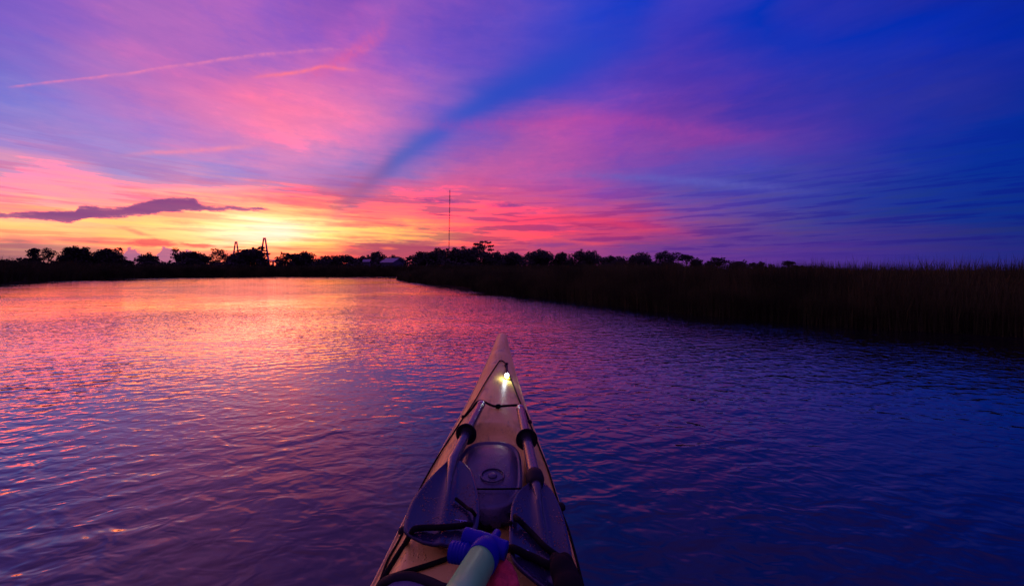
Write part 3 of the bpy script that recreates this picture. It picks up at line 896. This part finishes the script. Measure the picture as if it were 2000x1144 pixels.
for k, hz in ((-150, 52), (110, 49), (205, 41), (300, 33)):
    c = (B + bd * k) if k > 0 else (A + bd * k)
    v, f = join(beam_geo(c + Vector((0, 0, 0)), c + Vector((0, 0, hz - 6)), 7, 6), beam_geo(c + bs * -14 + Vector((0, 0, hz - 4.5)), c + bs * 14 + Vector((0, 0, hz - 4.5)), 6, 4))
    mesh('pier', loc_pts(v, root), f, M_conc, root, smooth=False)

# ------------------------------------------------------------------ radio mast
MD = 620.0
mb = Vector(((876.3 - 1000) / F * MD, MD, 0.3)); mt_ = Vector(((878.6 - 1000) / F * MD, MD, HC + (HY - 372) / F * MD))
root = empty('radio_mast', mb, 'tall thin red and white lattice radio mast rising behind the grove', 'mast')
NS = 14
for s in range(NS):
    a, c = mb.lerp(mt_, s / NS), mb.lerp(mt_, (s + 1) / NS)
    gs = []
    for k in range(3):
        an = k * 2.0944 + 0.4
        o = Vector((math.cos(an), math.sin(an), 0)) * 0.85
        o2 = Vector((math.cos(an + 2.0944), math.sin(an + 2.0944), 0)) * 0.85
        gs.append(tube_geo([a + o, c + o], 0.17, 5))
        for j in range(4):
            p, n_ = a.lerp(c, j / 4), a.lerp(c, (j + 1) / 4)
            gs.append(tube_geo([p + o, n_ + o2], 0.09, 4)); gs.append(tube_geo([n_ + o, n_ + o2], 0.09, 4))
    v, f = join(*gs)
    mesh('lattice_section', loc_pts(v, root), f, M_mastred if s % 2 == 0 else M_mastwhite, root, smooth=False)
v, f = tube_geo([mt_, mt_ + Vector((0, 0, 3))], 0.12, 5)
mesh('top_spike', loc_pts(v, root), f, M_steel, root)
for lv in (0.35, 0.65, 0.95):
    for k in range(3):
        an = k * 2.0944 + 0.9
        v, f = tube_geo([mb.lerp(mt_, lv), mb + Vector((math.cos(an) * 70, math.sin(an) * 70, 0))], 0.03, 4)
        mesh('guy_wire', loc_pts(v, root), f, M_steel, root)


# ------------------------------------------------------------------ house
def house(x, dist, wpx, ridge_px, eave_px, base_z, yaw, label, porch=True):
    c = at(x, HY, dist); W = wpx / F * dist
    zr, ze = HC + (HY - ridge_px) / F * dist, HC + (HY - eave_px) / F * dist
    root = empty('house', (c.x, c.y, base_z), label, 'house')
    root.rotation_euler.z = yaw
    L, D = W * 0.62, W * 0.5
    zr -= base_z; ze -= base_z
    v, f = box_geo((0, 0, ze / 2), (L, D * 2 - 0.3, ze))
    n = len(v); v += [Vector((-L / 2, 0, zr - 0.05)), Vector((L / 2, 0, zr - 0.05))]
    f += [(4, 6, n), (5, n + 1, 7)]
    mesh('wall', v, f, M_wall, root, smooth=False)
    for s in (-1, 1):
        o = 0.35
        a0, a1 = Vector((-L / 2 - o, 0, zr)), Vector((L / 2 + o, 0, zr))
        b0, b1 = Vector((-L / 2 - o, s * (D + 0.3), ze - 0.15)), Vector((L / 2 + o, s * (D + 0.3), ze - 0.15))
        up = Vector((0, 0, 0.10))
        vv = [a0, a1, b1, b0, a0 + up, a1 + up, b1 + up, b0 + up]
        ff = [(0, 1, 2, 3), (4, 7, 6, 5), (0, 4, 5, 1), (1, 5, 6, 2), (2, 6, 7, 3), (3, 7, 4, 0)]
        mesh('roof_slope', vv, ff, M_roof, root, smooth=False)
    for s in (-0.3, 0.0, 0.3):
        w_ = mesh('window', *box_geo((s * L, -D + 0.10, ze * 0.55), (0.9, 0.12, 1.2)), M_wall, root, smooth=False)
        mesh('pane', *box_geo((s * L, -D + 0.03, ze * 0.55), (0.74, 0.04, 1.04)), M_glass, w_, smooth=False)
    if porch:
        a = Vector((-L / 2 - 0.1, 0, ze * 0.80))
        vv = [Vector((-L / 2, -D, ze * 0.86)), Vector((-L / 2, D, ze * 0.86)), Vector((-L / 2 - W * 0.30, D, ze * 0.52)), Vector((-L / 2 - W * 0.30, -D, ze * 0.52))]
        vv += [p + Vector((0, 0, 0.1)) for p in vv]
        mesh('porch_roof', vv, [(0, 1, 2, 3), (4, 7, 6, 5), (0, 4, 5, 1), (1, 5, 6, 2), (2, 6, 7, 3), (3, 7, 4, 0)], M_roof, root, smooth=False)
        for yy in (-D * 0.9, D * 0.9):
            mesh('porch_post', *box_geo((-L / 2 - W * 0.28, yy, ze * 0.26), (0.16, 0.16, ze * 0.52)), M_wall, root, smooth=False)
    return root


house(767, 112, 40, 504.5, 512.5, 0.32, R(-14), 'house with pale violet metal roof half hidden by trees on the far shore')
house(717, 117, 16, 507, 511, 0.32, R(10), 'small shed roof glimpsed among trees left of the house', porch=False)

# ------------------------------------------------------------------ kayak
KX = -0.075
st_Y = np.array([-2.75, -2.5, -2.0, -1.4, -0.8, -0.2, 0.3, 0.77, 1.0, 1.24, 1.45, 1.71, 2.02, 2.33, 2.55, 2.68, 2.745, 2.765])
st_w = np.array([0.005, 0.06, 0.15, 0.23, 0.28, 0.285, 0.265, 0.224, 0.212, 0.190, 0.164, 0.130, 0.0965, 0.0635, 0.044, 0.035, 0.027, 0.004])
st_g = np.array([0.42, 0.38, 0.32, 0.29, 0.275, 0.27, 0.27, 0.272, 0.28, 0.29, 0.305, 0.33, 0.365, 0.408, 0.438, 0.455, 0.462, 0.464])
st_k = np.array([0.38, 0.15, -0.03, -0.09, -0.10, -0.10, -0.10, -0.10, -0.10, -0.09, -0.085, -0.07, -0.03, 0.06, 0.20, 0.33, 0.42, 0.455])
st_c = np.array([0.004, 0.03, 0.05, 0.05, 0.05, 0.05, 0.06, 0.075, 0.070, 0.062, 0.056, 0.050, 0.042, 0.034, 0.027, 0.021, 0.012, 0.002])


def smooth_interp(y, tab):
    d = np.linspace(-0.09, 0.09, 7)
    return float(np.mean([np.interp(y + k * (1.0 if y < 2.55 else 0.15), st_Y, tab) for k in d])) if y < 2.70 else float(np.interp(y, st_Y, tab))


def sstep(a, b_, x):
    t = max(0.0, min(1.0, (x - a) / (b_ - a))); return t * t * (3 - 2 * t)


def deckz(X, Y):
    w, zg, c = smooth_interp(Y, st_w), smooth_interp(Y, st_g), smooth_interp(Y, st_c)
    u = min(1.0, abs(X - KX) / max(w, 1e-4))
    near = sstep(1.9, 1.0, Y)
    prof = (1 - u ** 2.0) * (1 - near) + near * (0.80 * sstep(1.0, 0.66, u) + 0.20 * (1 - u * u))
    z = zg + c * prof
    # shallow well that the hatch sits in
    wx, wy = (X - KX) / 0.118, (Y - 1.07) / 0.30
    k = (abs(wx) ** 3 + abs(wy) ** 3)
    z -= 0.034 * sstep(1.22, 0.86, k)
    return z


def on_deck(px, py, off=0.0):
    lo_, hi_ = 0.3, 2.9
    fz = lambda Y: (HC - (py - HY) / F * Y) - (deckz((px - 1000) / F * Y, Y) + off)
    ys = np.linspace(lo_, hi_, 140)
    prev = fz(ys[0])
    for a, b_ in zip(ys, ys[1:]):
        cur = fz(b_)
        if prev >= 0 > cur:
            for _ in range(24):
                m_ = (a + b_) / 2
                if fz(m_) >= 0: a = m_
                else: b_ = m_
            return at(px, py, (a + b_) / 2)
        prev = cur
    return at(px, py, F * (HC - 0.33 - off) / (py - HY))


kayak = empty('kayak', (KX, 0, 0), 'yellow sea kayak with black deck cords, its bow pointing up the river', 'kayak')
ys = np.unique(np.concatenate([np.linspace(-2.75, 0.3, 50), np.linspace(0.3, 2.6, 170), np.linspace(2.6, 2.765, 24)]))
NA = 64
dv, df, hv, hf = [], [], [], []
for Y in ys:
    w, zg, zk = smooth_interp(Y, st_w), smooth_interp(Y, st_g), smooth_interp(Y, st_k)
    for k in range(NA + 1):
        s = -1 + 2 * k / NA
        s = math.sin(s * math.pi / 2) * 0.5 + s * 0.5
        dv.append((s * w, Y, deckz(KX + s * w, Y)))
    for k in range(33):
        s = -1 + 2 * k / 32
        a = abs(s)
        x = math.copysign(w * (math.sin(a * math.pi / 2) ** 0.75), s)
        z = zg - (zg - zk) * (1 - a ** 1.6) 
        hv.append((x * (1.0 + 0.03 * math.sin(a * math.pi)), Y, z - 0.004))
for i in range(len(ys) - 1):
    for k in range(NA):
        a = i * (NA + 1) + k; df.append((a, a + 1, a + NA + 2, a + NA + 1))
    for k in range(32):
        a = i * 33 + k; hf.append((a, a + 33, a + 34, a + 1))
mesh('deck', dv, df, M_deck, kayak)
mesh('hull', hv, hf, M_hull, kayak)
for s in (-1, 1):
    path = [Vector((KX + s * (smooth_interp(Y, st_w) + 0.001), Y, smooth_interp(Y, st_g) - 0.002)) for Y in ys[::3]]
    v, f = tube_geo(path, 0.0042, 8)
    mesh('gunwale_seam', loc_pts(v, kayak), f, M_hull, kayak)

# hatch cover
HXc, HYc, HW, HL = KX + 0.006, 1.045, 0.098, 0.178


def hatch_top(X, Y):
    a, b_ = abs((X - HXc) / HW), abs((Y - HYc) / HL)
    k = (a ** 3 + b_ ** 3) ** (1 / 3)
    return 0.372 + 0.012 * (1 - k * k) - 0.06 * (Y - HYc) * 0.2, k


v, f = [], []
rings = [0.0, 0.2, 0.4, 0.6, 0.78, 0.86, 0.90, 0.93, 0.97, 1.0, 1.0]
NSG = 64
for i, rr in enumerate(rings):
    for k in range(NSG):
        a = 2 * math.pi * k / NSG
        ca, sa = math.cos(a), math.sin(a)
        m_ = (abs(ca) ** 3 + abs(sa) ** 3) ** (1 / 3)
        X, Y = HXc + HW * rr * ca / m_, HYc + HL * rr * sa / m_
        z, _ = hatch_top(X, Y)
        if 0.855 < rr < 0.925: z -= 0.006
        if rr >= 0.97: z -= 0.003
        if i == len(rings) - 1: z -= 0.045
        v.append(Vector((X, Y, z)))
for i in range(len(rings) - 1):
    for k in range(NSG):
        a, c = i * NSG + k, i * NSG + (k + 1) % NSG
        f.append((a, c, c + NSG, a + NSG))
hatch = mesh('hatch_cover', loc_pts(v, kayak), f, M_hatch, kayak)
tag(hatch, 'grey violet rubber hatch cover with a round embossed ring')
rc_ = atz(962, 927, 0.386)
ring = [rc_ + Vector((math.cos(a) * 0.032, math.sin(a) * 0.032, 0)) for a in np.linspace(0, 2 * math.pi, 41)]
v, f = tube_geo(ring, 0.0024, 8, caps=False)
mesh('embossed_ring', loc_pts(v, kayak), f, M_hatch, hatch)
v, f = lathe_geo(rc_ - Vector((0, 0, 0.004)), (0, 0, 1), [(0, 0.013), (0.004, 0.0125), (0.006, 0.010), (0.007, 0.004), (0.0071, 0.0005)], 20)
mesh('centre_boss', loc_pts(v, kayak), f, M_hatch, hatch)
strap_pts = [Vector((HXc + HW * t * 0.98, HYc - HL * 0.62 - 0.012 * (1 - t * t), 0.388 - 0.006 * t * t)) for t in np.linspace(-1, 1, 13)]
v, f = tube_geo(strap_pts, 0.0022, 8)
mesh('rear_cord', loc_pts(v, kayak), f, M_cord, hatch)


# deck lines and shock cords
def cord(px, r, name='shock_cord', off=0.006, m=M_cord, parent=kayak, flat=1.0):
    pts = [on_deck(p[0], p[1], (p[2] if len(p) > 2 else off)) for p in px]
    v, f = tube_geo(smooth_path(pts, 6), r, 10, flat)
    return mesh(name, loc_pts(v, parent), f, m, parent)


cord([(975, 705), (950, 743), (928, 781), (905, 815), (882, 850), (851, 898), (815, 965), (786, 1040), (758, 1092), (740, 1140), (725, 1180)], 0.0028, 'deck_line', 0.004)
cord([(986, 712), (1000, 745), (1016, 785), (1034, 824), (1052, 870), (1070, 915), (1092, 985), (1109, 1030), (1122, 1075), (1137, 1135), (1148, 1180)], 0.0028, 'deck_line', 0.004)
cord([(975, 705, 0.004), (980, 704, 0.006), (986, 708, 0.006), (989, 713, 0.006)], 0.0036, 'bow_loop')
for px, py, s in ((990, 711, 1.0), (905, 815, 1.0), (1034, 825, 1.2), (1095, 992, 1.5), (786, 1038, 1.2)):
    c = on_deck(px, py, 0.002)
    v, f = lathe_geo(c, (0, 0, 1), [(0, 0.009 * s), (0.004 * s, 0.009 * s), (0.008 * s, 0.0065 * s), (0.010 * s, 0.003 * s)], 14)
    mesh('deck_fitting', loc_pts(v, kayak), f, M_rubber, kayak)
# cord over the shaft ends
cord([(905, 815, 0.004), (920, 800, 0.016), (932, 785, 0.036), (942, 783, 0.036), (955, 789, 0.014), (968, 793, 0.008), (990, 792, 0.012), (1010, 791, 0.036), (1020, 794, 0.036), (1028, 808, 0.014), (1034, 825, 0.004)], 0.0048, 'front_shock_cord')
c = on_deck(973, 793, 0.009)
v, f = lathe_geo(c - Vector((0.013, 0, 0)), (1, 0, 0), [(0, 0.003), (0.005, 0.008), (0.013, 0.0095), (0.021, 0.008), (0.026, 0.003)], 14)
mesh('cord_knot', loc_pts(v, kayak), f, M_cord, kayak)


# ------------------------------------------------------------------ paddles
def blade_mesh(root, ctr, left, right, zneck, ztip, roll, dish, mark_px):
    """blade lofted between its two edges; each row is a (left, right) pair of measured points"""
    rows, cols = len(left), 19
    v, f = [], []
    ztab = np.linspace(zneck, ztip, rows)
    for i in range(rows):
        L, Rr, C = atz(*left[i], ztab[i] + roll), atz(*right[i], ztab[i] - roll), atz(*ctr[i], ztab[i])
        for k in range(cols):
            u = -1 + 2 * k / (cols - 1)
            p = C.lerp(Rr, u) if u > 0 else C.lerp(L, -u)
            t = i / (rows - 1)
            p = p + Vector((0, 0, 0.016 * (1 - 0.75 * t) * math.exp(-(u / 0.16) ** 2) - dish * (1 - u * u) * math.sin(t * 3.1)))
            v.append(p)
    # refine rows
    vv = []
    for k in range(cols):
        colp = smooth_path([v[i * cols + k] for i in range(rows)], 5)
        vv.append(colp)
    n = len(vv[0])
    v = [vv[k][i] for i in range(n) for k in range(cols)]
    f = [(i * cols + k, (i + 1) * cols + k, (i + 1) * cols + k + 1, i * cols + k + 1) for i in range(n - 1) for k in range(cols - 1)]
    o = mesh('blade', loc_pts(v, root), f, M_blade, root)
    sm = o.modifiers.new('thick', 'SOLIDIFY'); sm.thickness = 0.006; sm.offset = -1
    return o


def half_paddle(label, p_top, p_neck, ringpos, extra_ring, spine, r=0.0162):
    root = empty('paddle', p_neck, label, 'paddle', 'paddle halves strapped to the foredeck')
    ax = (p_neck - p_top).normalized()
    L = (p_neck - p_top).length
    path = [p_top.lerp(p_neck, i / 12) for i in range(13)] + [p_neck + (q_ - p_neck) * 1.0 for q_ in spine]
    v, f = tube_geo(path, [r] * 13 + [r * (0.82 - 0.72 * (i + 1) / len(spine)) for i in range(len(spine))], 20)
    sh = mesh('shaft', loc_pts(v, root), f, M_shaft, root)
    v, f = lathe_geo(p_top - ax * 0.012, ax, [(0, 0.0105), (0.004, 0.013), (0.012, r * 1.02), (0.026, r * 1.04), (0.028, r)], 20)
    mesh('ferrule', loc_pts(v, root), f, M_steel, sh)
    for t in ringpos:
        c = p_top + ax * (L * t)
        v, f = lathe_geo(c, ax, [(-0.012, r * 1.03), (-0.008, 0.024), (0.0, 0.034), (0.006, 0.0355), (0.008, 0.034), (0.007, 0.030), (0.002, 0.022), (0.014, r * 1.15), (0.020, r * 1.02)], 28)
        mesh('drip_ring', loc_pts(v, root), f, M_rubber, root)
    if extra_ring:
        c = p_neck - ax * 0.015
        v, f = lathe_geo(c, ax, [(-0.02, r * 1.05), (-0.012, r * 1.45), (0.006, r * 1.5), (0.02, r * 1.2), (0.03, r * 1.0)], 24)
        mesh('neck_collar', loc_pts(v, root), f, M_rubber, root)
    return root


def zat(px, py, off): return on_deck(px, py, off)


pt, pn = atz(940, 789, 0.405), atz(884, 900, 0.405)
pl = half_paddle('left half paddle with pink sheen on its dark blade', pt, pn, (0.60,), False, [atz(879, 928, 0.402), atz(875, 962, 0.394), atz(869, 1000, 0.385)])
lctr = [(884, 897), (882, 915), (879, 940), (876, 965), (871, 992), (866, 1018), (862, 1040), (860, 1064)]
llef = [(876, 898), (855, 917), (830, 943), (810, 967), (797, 992), (790, 1020), (793, 1038), (826, 1056)]
lrig = [(896, 896), (917, 913), (927, 938), (933, 964), (936, 990), (935, 1016), (929, 1036), (903, 1062)]
bl = blade_mesh(pl, lctr, llef, lrig, 0.405, 0.385, 0.006, 0.010, None)

pt, pn = atz(1016, 797, 0.405), atz(1046, 940, 0.405)
pr = half_paddle('right half paddle with darker blue blade running out of view', pt, pn, (0.52,), True, [atz(1050, 962, 0.402), atz(1056, 1000, 0.394), atz(1064, 1042, 0.385)])
rctr = [(1046, 938), (1049, 955), (1052, 980), (1057, 1010), (1063, 1042), (1071, 1075), (1080, 1106), (1092, 1138), (1104, 1160)]
rlef = [(1036, 941), (1014, 957), (1001, 980), (997, 1010), (995, 1042), (996, 1072), (1006, 1098), (1036, 1124), (1082, 1158)]
rrig = [(1058, 938), (1076, 954), (1090, 980), (1101, 1010), (1109, 1042), (1115, 1075), (1119, 1108), (1121, 1136), (1120, 1158)]
br = blade_mesh(pr, rctr, rlef, rrig, 0.405, 0.385, 0.004, 0.010, None)


def surf_z(obj, root):
    from mathutils.bvhtree import BVHTree
    me = obj.data
    V = [Vector(x.co) + root.location for x in me.vertices]
    return BVHTree.FromPolygons(V, [tuple(p.vertices) for p in me.polygons])


def on_mesh(bvh, px, py, off):
    o = Vector((0, 0, HC)); d = (at(px, py, 1.0) - o).normalized()
    hit = bvh.ray_cast(o, d)
    if hit[0] is None: return None
    n_ = hit[1] if hit[1].z > 0 else -hit[1]
    return hit[0] + n_ * off


def mark(obj, root, strokes, r=0.0011):
    bvh = surf_z(obj, root); gs = []
    for s in strokes:
        pts = [on_mesh(bvh, px, py, 0.0008) for px, py in s]
        if any(p is None for p in pts): continue
        gs.append(tube_geo(smooth_path(pts, 3), r, 5, 0.35))
    if gs:
        v, f = join(*gs)
        mesh('printed_mark', loc_pts(v, root), f, M_print, obj)


mark(bl, pl, [[(889, 1014.5), (896, 1015.5), (903, 1016), (911, 1017.5)], [(900, 1016), (899, 1024), (898.5, 1027)], [(889, 1024), (898, 1025), (904, 1026), (911, 1024)],
              [(911, 1017.5), (913, 1021), (911, 1024)], [(889, 1024), (888.5, 1027), (896, 1030), (904, 1029)], [(905, 1017), (904, 1022), (905, 1028)]])
mark(br, pr, [[(1014, 1069), (1020, 1074), (1026, 1077)], [(1017, 1075), (1024, 1080), (1031, 1082)], [(1026, 1074), (1032, 1075), (1033, 1080)]])

# cords strapping the blades: found by dropping onto blades or deck
bvL, bvR = surf_z(bl, pl), surf_z(br, pr)


def on_gear(px, py, off):
    best = on_deck(px, py, off)
    for bv in (bvL, bvR):
        p = on_mesh(bv, px, py, off + 0.002)
        if p is not None and p.y < best.y: best = p
    return best


def gear_cord(px, r, name='shock_cord', off=0.006, flat=1.0, m=M_cord):
    pts = [on_gear(p[0], p[1], p[2] if len(p) > 2 else off) for p in px]
    v, f = tube_geo(smooth_path(pts, 6), r, 10, flat)
    return mesh(name, loc_pts(v, kayak), f, m, kayak)


gear_cord([(889, 979), (900, 987), (912, 997), (925, 1010, 0.012), (938, 1023, 0.03), (948, 1029, 0.025), (960, 1027, 0.015), (978, 1026), (996, 1027)], 0.0040)
gear_cord([(944, 1034), (958, 1033), (970, 1022), (982, 1013), (994, 1005), (1006, 1017), (1024, 1034), (1045, 1054), (1066, 1073), (1086, 1092), (1104, 1106), (1124, 1120)], 0.0058)
gear_cord([(738, 1146), (758, 1114), (775, 1086), (792, 1060), (804, 1044), (812, 1039), (830, 1037), (860, 1036), (890, 1034), (915, 1031), (940, 1030)], 0.0062)
gear_cord([(775, 1122), (800, 1114), (830, 1105), (860, 1095), (885, 1086), (905, 1080, 0.012)], 0.0050)
gear_cord([(968, 1066, 0.02), (985, 1072, 0.016), (1000, 1078), (1022, 1088), (1045, 1098), (1068, 1107), (1090, 1120), (1115, 1138)], 0.0072)
c = on_gear(951, 1029, 0.006)
v, f = lathe_geo(c - Vector((0.014, 0, 0)), (1, 0.1, 0), [(0, 0.003), (0.006, 0.0085), (0.014, 0.010), (0.022, 0.0085), (0.028, 0.003)], 14)
mesh('cord_knot', loc_pts(v, kayak), f, M_cord, kayak)

# ------------------------------------------------------------------ bilge pump
p0, p1 = atz(884, 1190, 0.44), atz(941, 1092, 0.425)
pump = empty('bilge_pump', p1, 'bilge pump with pale green tube and blue tee handle lying on the foredeck', 'pump')
ax = (p1 - p0).normalized()
v, f = tube_geo([p0 - ax * 0.10, p0, p1], 0.0268, 32)
mesh('tube', loc_pts(v, pump), f, M_pump, pump)
v, f = lathe_geo(p1 - ax * 0.006, ax, [(0, 0.0270), (0.001, 0.0284), (0.022, 0.0288), (0.034, 0.0265), (0.044, 0.018), (0.050, 0.012)], 32)
mesh('collar', loc_pts(v, pump), f, M_blue, pump)
side = ax.cross(Vector((0, 0, 1))).normalized()
sp0 = p1 + ax * 0.010
so = (-side + Vector((0, 0, -0.10))).normalized()
prof = [(0.0, 0.0150), (0.030, 0.0150)]
for k in range(5): prof += [(0.032 + k * 0.0065, 0.0180), (0.035 + k * 0.0065, 0.0180), (0.0355 + k * 0.0065, 0.0172), (0.0380 + k * 0.0065, 0.0172)]
prof += [(0.066, 0.0178), (0.068, 0.014)]
v, f = lathe_geo(sp0, so, prof, 26)
mesh('spout', loc_pts(v, pump), f, M_blue, pump)
v, f = tube_geo([p1 + ax * 0.045, p1 + ax * 0.085], 0.0085, 14)
mesh('rod', loc_pts(v, pump), f, M_blue, pump)
h0, h1 = atz(908, 1047, 0.432), atz(987, 1074, 0.425)
hd = (h1 - h0)
hp = [h0 - hd * 0.02, h0, h0 + hd * 0.25, h0 + hd * 0.5, h0 + hd * 0.75, h1, h1 + hd * 0.02]
v, f = tube_geo(smooth_path(hp, 3), [0.010] + [0.0155] * 3 + [0.0165] * 3 + [0.0175] * 6 + [0.0155] * 5 + [0.010], 20)
mesh('tee_handle', loc_pts(v, pump), f, M_blue, pump)


# ------------------------------------------------------------------ red sponge
def lobes(name, parts, res, m, parent):
    """one continuous surface over several overlapping lobes"""
    mb_ = []
    for (c, r_) in parts:
        v, f = [], []
        for i in range(9):
            ph = math.pi * i / 8
            for k in range(14):
                th = 2 * math.pi * k / 14
                v.append(Vector(c) + Vector((math.sin(ph) * math.cos(th) * r_[0], math.sin(ph) * math.sin(th) * r_[1], math.cos(ph) * r_[2])))
        for i in range(8):
            for k in range(14):
                a, b2 = i * 14 + k, i * 14 + (k + 1) % 14
                f.append((a, b2, b2 + 14, a + 14))
        mb_.append((v, f))
    v, f = join(*mb_)
    o = mesh(name, loc_pts(v, parent), f, m, parent)
    rm_ = o.modifiers.new('fuse', 'REMESH'); rm_.mode = 'VOXEL'; rm_.voxel_size = res; rm_.use_smooth_shade = True
    s_ = o.modifiers.new('soft', 'SMOOTH'); s_.factor = 0.5; s_.iterations = 4
    return o


rb = on_deck(985, 1120, 0.02)
sponge = empty('bilge_sponge', rb, 'crumpled dark red sponge tucked beside the green pump tube', 'sponge')
L_ = []
for px, py, off, r_ in ((980, 1108, 0.035, 0.016), (972, 1112, 0.030, 0.012), (991, 1112, 0.032, 0.013), (956, 1132, 0.030, 0.015), (950, 1140, 0.030, 0.014), (996, 1130, 0.028, 0.016), (978, 1126, 0.022, 0.016), (975, 1146, 0.030, 0.020), (1000, 1148, 0.026, 0.016)):
    p = on_deck(px, py, off + 0.018); L_.append((p, (r_, r_ * 1.1, r_ * 0.95)))
lobes('sponge_body', L_, 0.0035, M_red, sponge)

# ------------------------------------------------------------------ spray deck over the cockpit and its black rim
spray = empty('spray_deck', (KX, 0.1, 0.33), 'grey fabric spray skirt with black rubber rim at the bottom edge', 'spray skirt')
rim_px = [(742, 1150), (752, 1138), (766, 1132), (780, 1129), (797, 1127.5), (812, 1130), (828, 1135), (843, 1141), (860, 1149)]
rim = [on_deck(px, py, 0.012) for px, py in rim_px]
rim_path = smooth_path(rim, 5)
# the rim runs on round the cockpit behind and beside the paddler
tail = [rim[-1] + Vector((0.05, -0.015, 0.0)), Vector((KX + 0.06, 0.62, 0.36)), Vector((KX + 0.17, 0.55, 0.35)), Vector((KX + 0.21, 0.35, 0.345)), Vector((KX + 0.20, 0.0, 0.345)), Vector((KX + 0.12, -0.30, 0.345)), Vector((KX, -0.36, 0.345)),
        Vector((KX - 0.12, -0.30, 0.345)), Vector((KX - 0.20, 0.0, 0.345)), Vector((KX - 0.215, 0.35, 0.345)), Vector((KX - 0.205, 0.6, 0.33))]
full = rim_path + smooth_path([rim[-1]] + tail, 6)[1:] + [rim_path[0]]
v, f = tube_geo(full, 0.0105, 12, caps=False)
mesh('rim', loc_pts(v, spray), f, M_rubber, spray)
cz = Vector((KX, 0.15, 0.385))
v = [cz] + [p + Vector((0, 0, 0.002)) for p in full]; mid = [cz.lerp(p, 0.55) + Vector((0, 0, 0.012)) for p in full]
n = len(full)
v += mid
f = [(0, 1 + n + k, 1 + n + (k + 1) % n) for k in range(n)] + [(1 + n + k, 1 + k, 1 + (k + 1) % n, 1 + n + (k + 1) % n) for k in range(n)]
mesh('fabric', loc_pts(v, spray), f, M_fabric, spray)

# black dry bag wedged at the right side
db0 = on_deck(1098, 1098, 0.02)
drybag = empty('dry_bag', db0, 'black dry bag wedged under the cords at the right gunwale', 'bag')
L_ = []
for px, py, off, r_ in ((1088, 1096, 0.020, 0.016), (1104, 1098, 0.018, 0.018), (1098, 1112, 0.028, 0.024), (1112, 1116, 0.018, 0.018), (1106, 1130, 0.028, 0.026), (1122, 1134, 0.016, 0.016), (1112, 1150, 0.03, 0.028)):
    p = on_deck(px, py, off + 0.045); L_.append((p, (r_, r_ * 1.2, r_ * 0.8)))
lobes('bag_body', L_, 0.004, M_strap, drybag)

# ------------------------------------------------------------------ clip-on lamp
lp = on_deck(990, 736, 0.014)
lamp = empty('clip_lamp', lp, 'small lit white deck lamp with yellow body clipped near the bow', 'lamp')
v, f = lathe_geo(lp + Vector((-0.020, 0.003, -0.004)), (1, 0.05, -0.12), [(0.004, 0.002), (0.007, 0.005), (0.012, 0.0068), (0.030, 0.0068), (0.036, 0.005), (0.039, 0.002)], 16)
mesh('housing', loc_pts(v, lamp), f, M_lampy, lamp)
v, f = lathe_geo(lp + Vector((-0.001, -0.008, 0.010)), (0, -0.4, 1.0), [(-0.012, 0.006), (-0.006, 0.0095), (0.0, 0.0105), (0.006, 0.0095), (0.011, 0.006), (0.013, 0.001)], 18)
mesh('bulb', loc_pts(v, lamp), f, M_bulb, lamp)
cl = [on_deck(990, 713, 0.006), on_deck(990, 722, 0.012), lp + Vector((0, 0.008, 0.004))]
v, f = tube_geo(smooth_path(cl, 5), 0.0055, 10, 0.6)
mesh('clip', loc_pts(v, lamp), f, M_rubber, lamp)
